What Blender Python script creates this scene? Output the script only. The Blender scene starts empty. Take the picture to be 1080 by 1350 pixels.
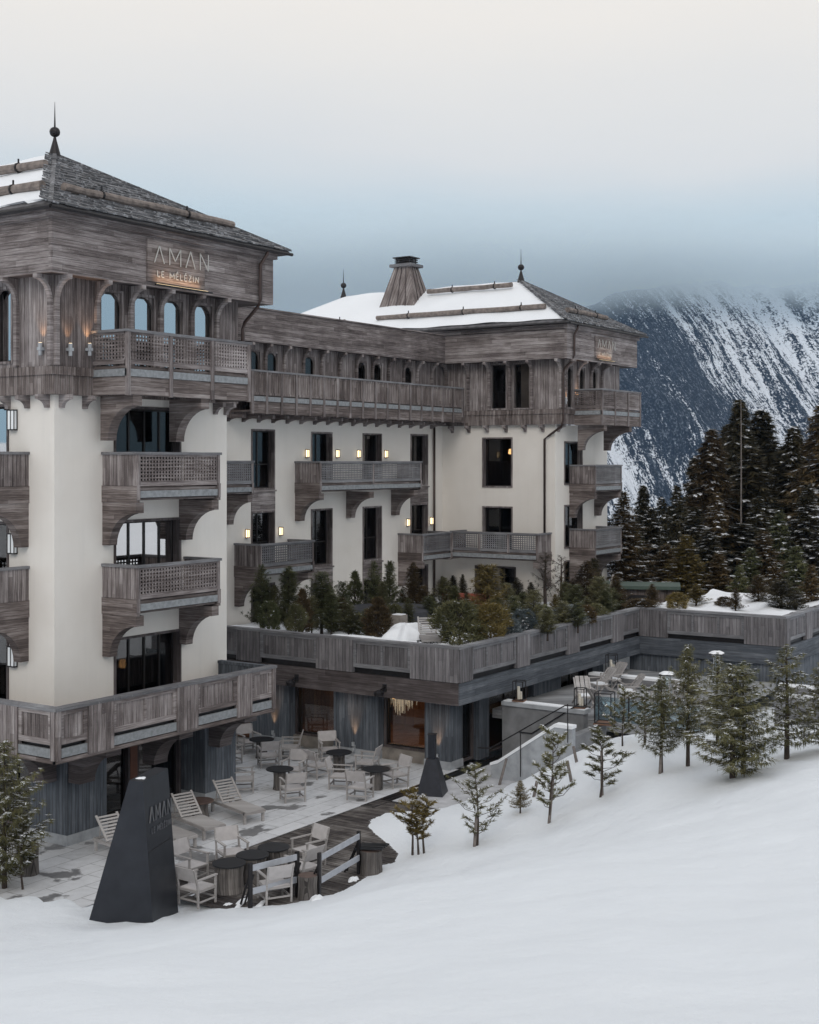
import bpy, bmesh, math, random
import numpy as np
from math import sin, cos, pi, radians, floor

sc = bpy.context.scene
COL = sc.collection
# ------------------------------------------------------------------ camera
CZ = 10.4                                  # eye height above the stone patio (z = 0)
FX, FY = 0.8330, 0.5533                    # viewing direction on plan; x+ runs along the long facades
cam_d = bpy.data.cameras.new('camera'); cam = bpy.data.objects.new('camera', cam_d); COL.objects.link(cam)
cam.location = (0, 0, CZ); cam.rotation_euler = (pi / 2, 0, math.atan2(FY, FX) - pi / 2)
cam_d.sensor_fit = 'AUTO'; cam_d.sensor_width = 36; cam_d.lens = 1768 / 1350 * 36
cam_d.shift_y = -67 / 1350; cam_d.clip_start = .1; cam_d.clip_end = 20000
sc.camera = cam
# ------------------------------------------------------------------ sky
SUN_EL, SUN_AZ = radians(34), radians(205)     # azimuth measured from +x counter-clockwise
w = bpy.data.worlds.new('World'); sc.world = w; w.use_nodes = True
wn, wl = w.node_tree.nodes, w.node_tree.links
for n in list(wn): wn.remove(n)
out = wn.new('ShaderNodeOutputWorld'); bg = wn.new('ShaderNodeBackground'); wl.new(bg.outputs[0], out.inputs[0])
sky = wn.new('ShaderNodeTexSky'); sky.sky_type = 'NISHITA'; sky.sun_disc = False
sky.sun_elevation = SUN_EL; sky.sun_rotation = pi / 2 - SUN_AZ
tc = wn.new('ShaderNodeTexCoord'); sep = wn.new('ShaderNodeSeparateXYZ'); wl.new(tc.outputs['Generated'], sep.inputs[0])
nz = wn.new('ShaderNodeTexNoise'); nz.inputs['Scale'].default_value = 2.2; nz.inputs['Detail'].default_value = 5
mp = wn.new('ShaderNodeMapping'); mp.inputs['Scale'].default_value = (1, 1, 4.5)
wl.new(tc.outputs['Generated'], mp.inputs[0]); wl.new(mp.outputs[0], nz.inputs['Vector'])
ma = wn.new('ShaderNodeMath'); ma.operation = 'MULTIPLY_ADD'; ma.inputs[1].default_value = .085; ma.inputs[2].default_value = -.043
wl.new(nz.outputs[0], ma.inputs[0])
ad = wn.new('ShaderNodeMath'); ad.operation = 'ADD'; wl.new(sep.outputs[2], ad.inputs[0]); wl.new(ma.outputs[0], ad.inputs[1])
rp = wn.new('ShaderNodeValToRGB'); wl.new(ad.outputs[0], rp.inputs[0])
els = [(0, (.27, .42, .53)), (.125, (.33, .47, .57)), (.165, (.46, .555, .615)), (.22, (.635, .645, .648)), (.31, (.77, .735, .685)), (.6, (.82, .80, .775)), (1, (.74, .77, .82))]
cr = rp.color_ramp
while len(cr.elements) < len(els): cr.elements.new(.5)
for e, (p, c) in zip(cr.elements, els): e.position = p; e.color = (*c, 1)
cm = wn.new('ShaderNodeMixRGB'); cm.inputs[0].default_value = .06
sk = wn.new('ShaderNodeMixRGB'); sk.blend_type = 'MULTIPLY'; sk.inputs[0].default_value = 1; sk.inputs[2].default_value = (.1, .1, .1, 1)
wl.new(sky.outputs[0], sk.inputs[1]); wl.new(rp.outputs[0], cm.inputs[1]); wl.new(sk.outputs[0], cm.inputs[2])
wl.new(cm.outputs[0], bg.inputs[0]); bg.inputs[1].default_value = 1.0
sl = bpy.data.lights.new('sun', 'SUN'); sl.energy = .55; sl.angle = radians(25); sl.color = (1, .93, .84)
so = bpy.data.objects.new('sun', sl); COL.objects.link(so)
so.rotation_euler = (pi / 2 - SUN_EL, 0, SUN_AZ + pi / 2)
sc.view_settings.view_transform = 'Standard'; sc.view_settings.look = 'None'; sc.view_settings.gamma = 1
sc.view_settings.exposure = .24
sc.cycles.use_denoising = True; sc.cycles.volume_bounces = 3; sc.cycles.max_bounces = 8; sc.cycles.transparent_max_bounces = 16
sc.cycles.diffuse_bounces = 4; sc.cycles.glossy_bounces = 3; sc.cycles.caustics_reflective = False; sc.cycles.caustics_refractive = False

# ------------------------------------------------------------------ helpers: survey of the place
F_ = 1768.
def ray(px, py):
    a = (px - 540) / F_; return (FX + a * FY, FY - a * FX, -(py - 608) / F_)
def at(px, py, X=None, Y=None, Z=None, d=None):
    v = ray(px, py)
    t = d if d is not None else X / v[0] if X is not None else Y / v[1] if Y is not None else (Z - CZ) / v[2]
    return (v[0] * t, v[1] * t, CZ + v[2] * t)
def CD(L, D): return (FX * D + FY * L, FY * D - FX * L)     # lateral / forward -> x, y

# ------------------------------------------------------------------ helpers: objects
class MB:
    def __init__(s): s.v = []; s.f = []; s.m = []
    def face(s, pts, mi=0):
        n = len(s.v); s.v += [tuple(p) for p in pts]; s.f.append(tuple(range(n, n + len(pts)))); s.m.append(mi)
    def box(s, x0, x1, y0, y1, z0, z1, mi=0):
        if x0 > x1: x0, x1 = x1, x0
        if y0 > y1: y0, y1 = y1, y0
        if z0 > z1: z0, z1 = z1, z0
        n = len(s.v)
        s.v += [(x0, y0, z0), (x1, y0, z0), (x1, y1, z0), (x0, y1, z0), (x0, y0, z1), (x1, y0, z1), (x1, y1, z1), (x0, y1, z1)]
        for q in ((0, 3, 2, 1), (4, 5, 6, 7), (0, 1, 5, 4), (1, 2, 6, 5), (2, 3, 7, 6), (3, 0, 4, 7)):
            s.f.append(tuple(n + i for i in q)); s.m.append(mi)
        return s
    def hexa(s, P, mi=0):                     # 8 points, bottom ring then top ring
        n = len(s.v); s.v += [tuple(p) for p in P]
        for q in ((0, 3, 2, 1), (4, 5, 6, 7), (0, 1, 5, 4), (1, 2, 6, 5), (2, 3, 7, 6), (3, 0, 4, 7)):
            s.f.append(tuple(n + i for i in q)); s.m.append(mi)
    def prism(s, pts, a0, a1, ax='x', mi=0):  # 2-D outline swept along an axis
        def P(u, v, a): return (a, u, v) if ax == 'x' else (u, a, v) if ax == 'y' else (u, v, a)
        n = len(s.v); k = len(pts)
        s.v += [P(u, v, a0) for u, v in pts] + [P(u, v, a1) for u, v in pts]
        for i in range(k):
            j = (i + 1) % k; s.f.append((n + i, n + j, n + k + j, n + k + i)); s.m.append(mi)
        s.f.append(tuple(n + i for i in range(k))[::-1]); s.m.append(mi)
        s.f.append(tuple(n + k + i for i in range(k))); s.m.append(mi)
    def tube(s, pts, r, seg=8, mi=0, cap=True):
        rr = r if isinstance(r, (list, tuple)) else [r] * len(pts)
        rings = []
        for i, p in enumerate(pts):
            a = np.array(pts[max(0, i - 1)], float); b = np.array(pts[min(len(pts) - 1, i + 1)], float)
            t = b - a; t /= (np.linalg.norm(t) + 1e-9)
            h = np.array((0, 0, 1.)) if abs(t[2]) < .9 else np.array((1., 0, 0))
            u = np.cross(t, h); u /= np.linalg.norm(u); v = np.cross(t, u)
            n = len(s.v)
            for k in range(seg):
                q = np.array(p, float) + rr[i] * (cos(2 * pi * k / seg) * u + sin(2 * pi * k / seg) * v)
                s.v.append(tuple(q))
            rings.append(n)
        for a, b in zip(rings, rings[1:]):
            for k in range(seg):
                j = (k + 1) % seg; s.f.append((a + k, a + j, b + j, b + k)); s.m.append(mi)
        if cap:
            s.f.append(tuple(rings[0] + k for k in range(seg))[::-1]); s.m.append(mi)
            s.f.append(tuple(rings[-1] + k for k in range(seg))); s.m.append(mi)
    def beam(s, a, b, w_, h_, mi=0):          # square bar between two points
        a = np.array(a, float); b = np.array(b, float); t = b - a; t /= np.linalg.norm(t)
        h = np.array((0, 0, 1.)) if abs(t[2]) < .95 else np.array((1., 0, 0))
        u = np.cross(t, h); u /= np.linalg.norm(u); v = np.cross(u, t)
        P = []
        for e in (a, b):
            for x, y in ((-1, -1), (1, -1), (1, 1), (-1, 1)): P.append(e + u * x * w_ / 2 + v * y * h_ / 2)
        s.hexa(P, mi)
    def lathe(s, prof, seg=14, cx=0, cy=0, mi=0, jit=0, rng=None):
        n0 = len(s.v)
        js = [1 + (rng.uniform(-jit, jit) if jit else 0) for _ in range(seg)]
        for r, z in prof:
            for k in range(seg): s.v.append((cx + r * js[k] * cos(2 * pi * k / seg), cy + r * js[k] * sin(2 * pi * k / seg), z))
        for i in range(len(prof) - 1):
            for k in range(seg):
                j = (k + 1) % seg; a = n0 + i * seg; b = a + seg
                s.f.append((a + k, a + j, b + j, b + k)); s.m.append(mi)
        s.f.append(tuple(n0 + k for k in range(seg))[::-1]); s.m.append(mi)
        e = n0 + (len(prof) - 1) * seg; s.f.append(tuple(e + k for k in range(seg))); s.m.append(mi)
    def mesh(s, name, mats, smooth=False, recalc=True):
        me = bpy.data.meshes.new(name); me.from_pydata(s.v, [], s.f)
        for m in (mats if isinstance(mats, (list, tuple)) else [mats]): me.materials.append(m)
        me.polygons.foreach_set('material_index', s.m)
        if smooth: me.polygons.foreach_set('use_smooth', [True] * len(s.f))
        if recalc:
            bm = bmesh.new(); bm.from_mesh(me); bmesh.ops.recalc_face_normals(bm, faces=bm.faces); bm.to_mesh(me); bm.free()
        me.update(); return me

def put(name, me, parent=None, loc=(0, 0, 0), rz=0, scale=None):
    o = bpy.data.objects.new(name, me); COL.objects.link(o); o.location = loc; o.rotation_euler = (0, 0, rz)
    if scale is not None: o.scale = scale if isinstance(scale, tuple) else (scale,) * 3
    if parent: o.parent = parent
    return o
def tag(o, label, cat, group=None):
    o['label'] = label; o['category'] = cat
    if group: o['group'] = group
    return o
def thing(name, label, cat, loc=(0, 0, 0), rz=0, group=None):
    return tag(put(name, None, None, loc, rz), label, cat, group)
def struct(name, me, loc=(0, 0, 0), rz=0, kind='structure'):
    o = put(name, me, None, loc, rz); o['kind'] = kind; return o

# ------------------------------------------------------------------ helpers: materials
def newmat(name):
    m = bpy.data.materials.new(name); m.use_nodes = True; nt = m.node_tree
    b = nt.nodes['Principled BSDF']; return m, nt.nodes, nt.links, b
def N(ns, t, **k):
    n = ns.new(t)
    for a, v in k.items(): setattr(n, a, v)
    return n
def M2(ns, ls, op, a, b=None, c=None):
    n = ns.new('ShaderNodeMath'); n.operation = op
    for i, x in enumerate((a, b, c)):
        if x is None: continue
        if isinstance(x, (int, float)): n.inputs[i].default_value = x
        else: ls.new(x, n.inputs[i])
    return n.outputs[0]
def ramp(ns, ls, fac, els):
    r = ns.new('ShaderNodeValToRGB'); c = r.color_ramp
    while len(c.elements) < len(els): c.elements.new(.5)
    for e, (p, col) in zip(c.elements, els): e.position = p; e.color = (*col, 1)
    ls.new(fac, r.inputs[0]); return r.outputs[0]
def noise(ns, ls, vec, scale, detail=4, rough=.55):
    n = ns.new('ShaderNodeTexNoise'); n.inputs['Scale'].default_value = scale; n.inputs['Detail'].default_value = detail
    n.inputs['Roughness'].default_value = rough
    if vec is not None: ls.new(vec, n.inputs['Vector'])
    return n.outputs[0]
def comb(ns, ls, x, y, z):
    n = ns.new('ShaderNodeCombineXYZ')
    for i, q in enumerate((x, y, z)):
        if isinstance(q, (int, float)): n.inputs[i].default_value = q
        else: ls.new(q, n.inputs[i])
    return n.outputs[0]
def mixc(ns, ls, fac, a, b, mode='MIX'):
    n = ns.new('ShaderNodeMixRGB'); n.blend_type = mode
    for i, x in enumerate((fac, a, b)):
        if isinstance(x, (int, float)): n.inputs[i].default_value = x
        elif isinstance(x, tuple): n.inputs[i].default_value = (*x, 1)
        else: ls.new(x, n.inputs[i])
    return n.outputs[0]
def bump(ns, ls, b, h, strength=.4, dist=.02):
    n = ns.new('ShaderNodeBump'); n.inputs['Strength'].default_value = strength; n.inputs['Distance'].default_value = dist
    ls.new(h, n.inputs['Height']); ls.new(n.outputs[0], b.inputs['Normal'])

def wood(name, dirn, cols, plank=.14, gap=.05, blotch=.35, rough=.8, grainsc=1., frost=0.):
    m, ns, ls, b = newmat(name)
    t = ns.new('ShaderNodeTexCoord'); oi = ns.new('ShaderNodeObjectInfo')
    sp = ns.new('ShaderNodeSeparateXYZ'); ls.new(t.outputs['Object'], sp.inputs[0])
    off = M2(ns, ls, 'MULTIPLY', oi.outputs['Random'], 37.)
    s = M2(ns, ls, 'ADD', M2(ns, ls, 'ADD', sp.outputs[0], sp.outputs[1]), off)
    z = sp.outputs[2]
    u, l = (s, z) if dirn == 'v' else (sp.outputs[0], sp.outputs[1]) if dirn == 'y' else (z, s)
    q = M2(ns, ls, 'DIVIDE', u, plank); idn = M2(ns, ls, 'FLOOR', q); fr = M2(ns, ls, 'FRACT', q)
    wn1 = ns.new('ShaderNodeTexWhiteNoise'); wn1.noise_dimensions = '1D'; ls.new(M2(ns, ls, 'ADD', idn, off), wn1.inputs['W'])
    seg = M2(ns, ls, 'FLOOR', M2(ns, ls, 'ADD', M2(ns, ls, 'DIVIDE', l, 2.6), M2(ns, ls, 'MULTIPLY', wn1.outputs[0], 7.)))
    wn2 = ns.new('ShaderNodeTexWhiteNoise'); wn2.noise_dimensions = '2D'
    ls.new(comb(ns, ls, M2(ns, ls, 'ADD', idn, off), seg, 0), wn2.inputs['Vector'])
    g = noise(ns, ls, comb(ns, ls, M2(ns, ls, 'MULTIPLY', u, 34 * grainsc), M2(ns, ls, 'MULTIPLY', idn, 3.7), M2(ns, ls, 'MULTIPLY', l, 1.6)), 1, 5, .65)
    g2 = noise(ns, ls, comb(ns, ls, M2(ns, ls, 'MULTIPLY', u, 7), off, M2(ns, ls, 'MULTIPLY', l, .7)), 1, 3, .6)
    bl = noise(ns, ls, t.outputs['Object'], .9, 3)
    v = M2(ns, ls, 'ADD', M2(ns, ls, 'MULTIPLY', g, .66), M2(ns, ls, 'MULTIPLY', wn2.outputs[0], .15))
    v = M2(ns, ls, 'ADD', v, M2(ns, ls, 'MULTIPLY', g2, .38))
    v = M2(ns, ls, 'ADD', v, M2(ns, ls, 'MULTIPLY', M2(ns, ls, 'SUBTRACT', bl, .5), blotch))
    v = M2(ns, ls, 'ADD', v, M2(ns, ls, 'MULTIPLY', M2(ns, ls, 'SUBTRACT', oi.outputs['Random'], .5), .12))
    c = ramp(ns, ls, v, [(.32, cols[0]), (.55, cols[1]), (.72, cols[2]), (.93, cols[3])])
    if frost:
        fn = noise(ns, ls, t.outputs['Object'], 23, 3, .7)
        c = mixc(ns, ls, M2(ns, ls, 'MULTIPLY', ramp(ns, ls, fn, [(.60, (0, 0, 0)), (.72, (1, 1, 1))]), frost), c, (.6, .62, .66))
    line = M2(ns, ls, 'LESS_THAN', fr, gap)
    c = mixc(ns, ls, M2(ns, ls, 'MULTIPLY', line, .75), c, (.018, .016, .016))
    ls.new(c, b.inputs['Base Color']); b.inputs['Roughness'].default_value = rough
    b.inputs['Specular IOR Level'].default_value = .25
    h = M2(ns, ls, 'SUBTRACT', g, M2(ns, ls, 'MULTIPLY', line, 1.5))
    bump(ns, ls, b, h, .5, .012); return m
def plain(name, col, rough=.7, metal=0, var=.12, scale=6, spec=.4, bumps=.0, bscale=30):
    m, ns, ls, b = newmat(name); t = ns.new('ShaderNodeTexCoord')
    n = noise(ns, ls, t.outputs['Object'], scale, 5)
    lo = tuple(x * (1 - var) for x in col); hi = tuple(min(1, x * (1 + var)) for x in col)
    ls.new(ramp(ns, ls, n, [(.3, lo), (.7, hi)]), b.inputs['Base Color'])
    b.inputs['Roughness'].default_value = rough; b.inputs['Metallic'].default_value = metal; b.inputs['Specular IOR Level'].default_value = spec
    if bumps: bump(ns, ls, b, noise(ns, ls, t.outputs['Object'], bscale, 4), bumps, .01)
    return m
def emit(name, col, s):
    m, ns, ls, b = newmat(name); b.inputs['Base Color'].default_value = (*col, 1)
    b.inputs['Emission Color'].default_value = (*col, 1); b.inputs['Emission Strength'].default_value = s; return m

BR = [(.038, .030, .029), (.150, .128, .126), (.295, .266, .264), (.52, .49, .49)]       # weathered larch
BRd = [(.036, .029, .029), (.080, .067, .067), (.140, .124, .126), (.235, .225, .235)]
BRr = [(.036, .028, .026), (.132, .108, .102), (.26, .228, .220), (.46, .43, .42)]
BL = [(.038, .043, .052), (.080, .091, .108), (.130, .146, .17), (.26, .28, .31)]         # blue grey boards
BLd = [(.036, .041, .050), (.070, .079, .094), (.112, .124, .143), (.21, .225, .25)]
W = dict(
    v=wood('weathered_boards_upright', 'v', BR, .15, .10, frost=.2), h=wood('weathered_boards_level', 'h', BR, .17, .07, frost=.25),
    vr=wood('red_brown_boards_upright', 'v', BRr, .16, .10, frost=.15), hd=wood('dark_boards_level', 'h', BRd, .19, .04),
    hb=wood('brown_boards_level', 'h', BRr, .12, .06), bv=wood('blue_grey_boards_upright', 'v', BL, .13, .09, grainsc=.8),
    bh=wood('blue_grey_boards_level', 'h', BLd, .21, .035), pv=wood('parapet_boards_upright', 'v', [(.06, .057, .06), (.135, .128, .135), (.21, .20, .21), (.36, .355, .37)], .15, .09, frost=.12),
    rail=wood('rail_wood', 'h', [(.085, .083, .09), (.15, .15, .16), (.22, .222, .235), (.38, .39, .41)], 3., .0, frost=.25),
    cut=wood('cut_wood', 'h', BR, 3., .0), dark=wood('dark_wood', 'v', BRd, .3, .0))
def stucco():
    m, ns, ls, b = newmat('cream_render'); t = ns.new('ShaderNodeTexCoord')
    n = noise(ns, ls, t.outputs['Object'], .7, 5); n2 = noise(ns, ls, t.outputs['Object'], 42, 3)
    mpn = ns.new('ShaderNodeMapping'); mpn.inputs['Scale'].default_value = (3.2, 3.2, .22); ls.new(t.outputs['Object'], mpn.inputs[0])
    n3 = noise(ns, ls, mpn.outputs[0], 1, 5, .6)
    c = ramp(ns, ls, n, [(.3, (.735, .70, .655)), (.7, (.80, .77, .73))])
    c = mixc(ns, ls, M2(ns, ls, 'MULTIPLY', ramp(ns, ls, n3, [(.5, (0, 0, 0)), (.72, (1, 1, 1))]), .22), c, (.62, .60, .575))
    c = mixc(ns, ls, .05, c, n2)
    ls.new(c, b.inputs['Base Color']); b.inputs['Roughness'].default_value = .92; b.inputs['Specular IOR Level'].default_value = .15
    bump(ns, ls, b, M2(ns, ls, 'ADD', n2, M2(ns, ls, 'MULTIPLY', n, 6.)), .35, .008); return m
STUCCO = stucco()
def snowmat(name='snow', tint=(.84, .865, .90), bs=.25, fine=9):
    m, ns, ls, b = newmat(name); t = ns.new('ShaderNodeTexCoord')
    n = noise(ns, ls, t.outputs['Object'], .5, 6); n2 = noise(ns, ls, t.outputs['Object'], fine, 6, .6)
    n3 = noise(ns, ls, t.outputs['Object'], 70, 3, .7)
    ls.new(ramp(ns, ls, n, [(.3, tuple(x * .96 for x in tint)), (.7, tint)]), b.inputs['Base Color'])
    b.inputs['Roughness'].default_value = .65; b.inputs['Specular IOR Level'].default_value = .3
    b.inputs['Subsurface Weight'].default_value = .0
    h = M2(ns, ls, 'ADD', n2, M2(ns, ls, 'MULTIPLY', n, 4.)); h = M2(ns, ls, 'ADD', h, M2(ns, ls, 'MULTIPLY', n3, .3))
    bump(ns, ls, b, h, bs, .09); return m
SNOW = snowmat()
SLATE = plain('slate', (.085, .082, .088), .7, var=.6, scale=3.5, bumps=.4, bscale=18)
def slatemat():
    m, ns, ls, b = newmat('stone_slates'); t = ns.new('ShaderNodeTexCoord')
    v = ns.new('ShaderNodeTexVoronoi'); v.inputs['Scale'].default_value = 2.6; ls.new(t.outputs['Object'], v.inputs['Vector'])
    n = noise(ns, ls, t.outputs['Object'], 14, 5, .7)
    x = M2(ns, ls, 'ADD', M2(ns, ls, 'MULTIPLY', v.outputs['Color'], .45), M2(ns, ls, 'MULTIPLY', n, .6))
    c = ramp(ns, ls, x, [(.25, (.022, .023, .028)), (.5, (.062, .063, .070)), (.72, (.13, .13, .14)), (.9, (.28, .285, .30))])
    fn = noise(ns, ls, t.outputs['Object'], 5, 5, .75)
    c = mixc(ns, ls, M2(ns, ls, 'MULTIPLY', ramp(ns, ls, fn, [(.53, (0, 0, 0)), (.60, (1, 1, 1))]), .42), c, (.55, .57, .61))
    ls.new(c, b.inputs['Base Color']); b.inputs['Roughness'].default_value = .6; bump(ns, ls, b, n, .5, .01); return m
SLATES = slatemat()
METAL = plain('dark_metal', (.030, .028, .030), .45, .6)
BRONZE = plain('bronze_frame', (.022, .019, .018), .4, .3)
COPPER = plain('brown_gutter_metal', (.07, .050, .046), .45, .5)
ZINC = plain('zinc_flashing', (.235, .25, .265), .55, .0, var=.25, scale=9)
CONC = plain('concrete', (.20, .205, .215), .85, var=.28, scale=1.6, bumps=.15)
PLINTH = plain('plinth_stone', (.21, .19, .17), .85, var=.3, scale=2.6, bumps=.3, bscale=14)
PLINTHW = plain('pale_plinth_stone', (.34, .36, .385), .85, var=.2, scale=3, bumps=.2)
TEAK = wood('greyed_teak', 'h', [(.235, .22, .215), (.33, .315, .31), (.42, .405, .40), (.53, .52, .52)], 3., .0, blotch=.1)
CANVAS = plain('pale_canvas', (.46, .44, .44), .9, var=.10, scale=5)
BLACKTOP = plain('black_table_top', (.012, .013, .016), .5, var=.3)
BROWNTOP = plain('brown_table_top', (.10, .068, .058), .6, var=.3)
BARK = wood('grey_stump_bark', 'v', [(.04, .036, .034), (.11, .10, .095), (.2, .185, .175), (.33, .31, .30)], .08, .12, grainsc=.6)
LOGM = plain('roof_log', (.19, .16, .145), .8, var=.45, scale=5, bumps=.4)
WARM = emit('warm_lamp', (1, .76, .46), 2.2); DIML = emit('daylit_lamp_glass', (.75, .78, .8), .12)
WARM2 = emit('warm_interior_lamp', (1, .55, .22), 7.)
def glass(name, refl, tintc=(.55, .56, .55), rough=.02):
    m = bpy.data.materials.new(name); m.use_nodes = True; ns, ls = m.node_tree.nodes, m.node_tree.links
    for n in list(ns): ns.remove(n)
    o = ns.new('ShaderNodeOutputMaterial'); mx = ns.new('ShaderNodeMixShader')
    tr = ns.new('ShaderNodeBsdfTransparent'); tr.inputs[0].default_value = (*tintc, 1)
    gl = ns.new('ShaderNodeBsdfGlossy'); gl.inputs['Roughness'].default_value = rough; gl.inputs['Color'].default_value = (.96, .95, .95, 1)
    fr = ns.new('ShaderNodeFresnel'); fr.inputs[0].default_value = 1.5
    f = M2(ns, ls, 'ADD', fr.outputs[0], refl); f = M2(ns, ls, 'MINIMUM', f, .97)
    t = ns.new('ShaderNodeTexCoord'); bp = ns.new('ShaderNodeBump'); bp.inputs['Strength'].default_value = .05; bp.inputs['Distance'].default_value = .02
    ls.new(noise(ns, ls, t.outputs['Object'], 1.1, 1), bp.inputs['Height']); ls.new(bp.outputs[0], gl.inputs['Normal'])
    ls.new(f, mx.inputs[0]); ls.new(tr.outputs[0], mx.inputs[1]); ls.new(gl.outputs[0], mx.inputs[2]); ls.new(mx.outputs[0], o.inputs[0])
    return m
GLASS = glass('window_glass', .0, (.42, .42, .42)); MIRROR = glass('coated_window_glass', .62, (.4, .4, .4)); CLEAR = glass('clear_glass', .02, (.85, .92, .93))
HALF = glass('half_reflecting_glass', .07, (.4, .4, .4))
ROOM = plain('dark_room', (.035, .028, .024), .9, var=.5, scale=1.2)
BLIND = plain('pale_blind', (.45, .45, .44), .9, var=.1)

# ================================================================== the hotel
HOTEL = thing('hotel_building', 'large cream rendered mountain hotel with weathered timber top storey, balconies and hipped snowy roofs', 'hotel', (25.1, 28.3, 0))
HL = HOTEL.location.copy()
S_, WW = 0, -pi / 2      # facade facing the slope (local x = world x) and facade facing left (local x = -world y)
def hp(name, me, x, y, z, rz=0, parent=None, label=None):
    o = put(name, me, parent or HOTEL, (x - (HL.x if not parent else 0), y - (HL.y if not parent else 0), z), rz)
    if label: o['label'] = label
    return o
def fpos(face, s, z, o=0):         # face = (x0, y0, rot): left end of a facade as seen from outside
    x0, y0, r = face
    return (x0 + s, y0 - o, z) if r == S_ else (x0 - o, y0 - s, z)

def wall_mb(x0, x1, z0, z1, ops, th, mb=None, mi=0):
    mb = mb or MB()
    xs = sorted({x0, x1} | {o[0] for o in ops} | {o[1] for o in ops}); zs = sorted({z0, z1} | {o[2] for o in ops} | {o[3] for o in ops})
    xs = [x for x in xs if x0 <= x <= x1]; zs = [z for z in zs if z0 <= z <= z1]
    for a, b in zip(xs, xs[1:]):
        for c, d in zip(zs, zs[1:]):
            cx, cz = (a + b) / 2, (c + d) / 2
            if any(o[0] < cx < o[1] and o[2] < cz < o[3] for o in ops): continue
            mb.face([(a, 0, c), (b, 0, c), (b, 0, d), (a, 0, d)], mi); mb.face([(a, th, c), (a, th, d), (b, th, d), (b, th, c)], mi)
    for a, b, c, d in ops:
        c2, d2 = max(c, z0), min(d, z1)
        mb.face([(a, 0, c2), (a, 0, d2), (a, th, d2), (a, th, c2)], mi); mb.face([(b, 0, c2), (b, th, c2), (b, th, d2), (b, 0, d2)], mi)
        if d <= z1: mb.face([(a, 0, d), (b, 0, d), (b, th, d), (a, th, d)], mi)
        if c > z0: mb.face([(a, 0, c), (a, th, c), (b, th, c), (b, 0, c)], mi)
    mb.face([(x0, 0, z0), (x0, 0, z1), (x0, th, z1), (x0, th, z0)], mi); mb.face([(x1, 0, z0), (x1, th, z0), (x1, th, z1), (x1, 0, z1)], mi)
    mb.face([(x0, 0, z1), (x1, 0, z1), (x1, th, z1), (x0, th, z1)], mi); mb.face([(x0, 0, z0), (x0, th, z0), (x1, th, z0), (x1, 0, z0)], mi)
    return mb

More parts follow.
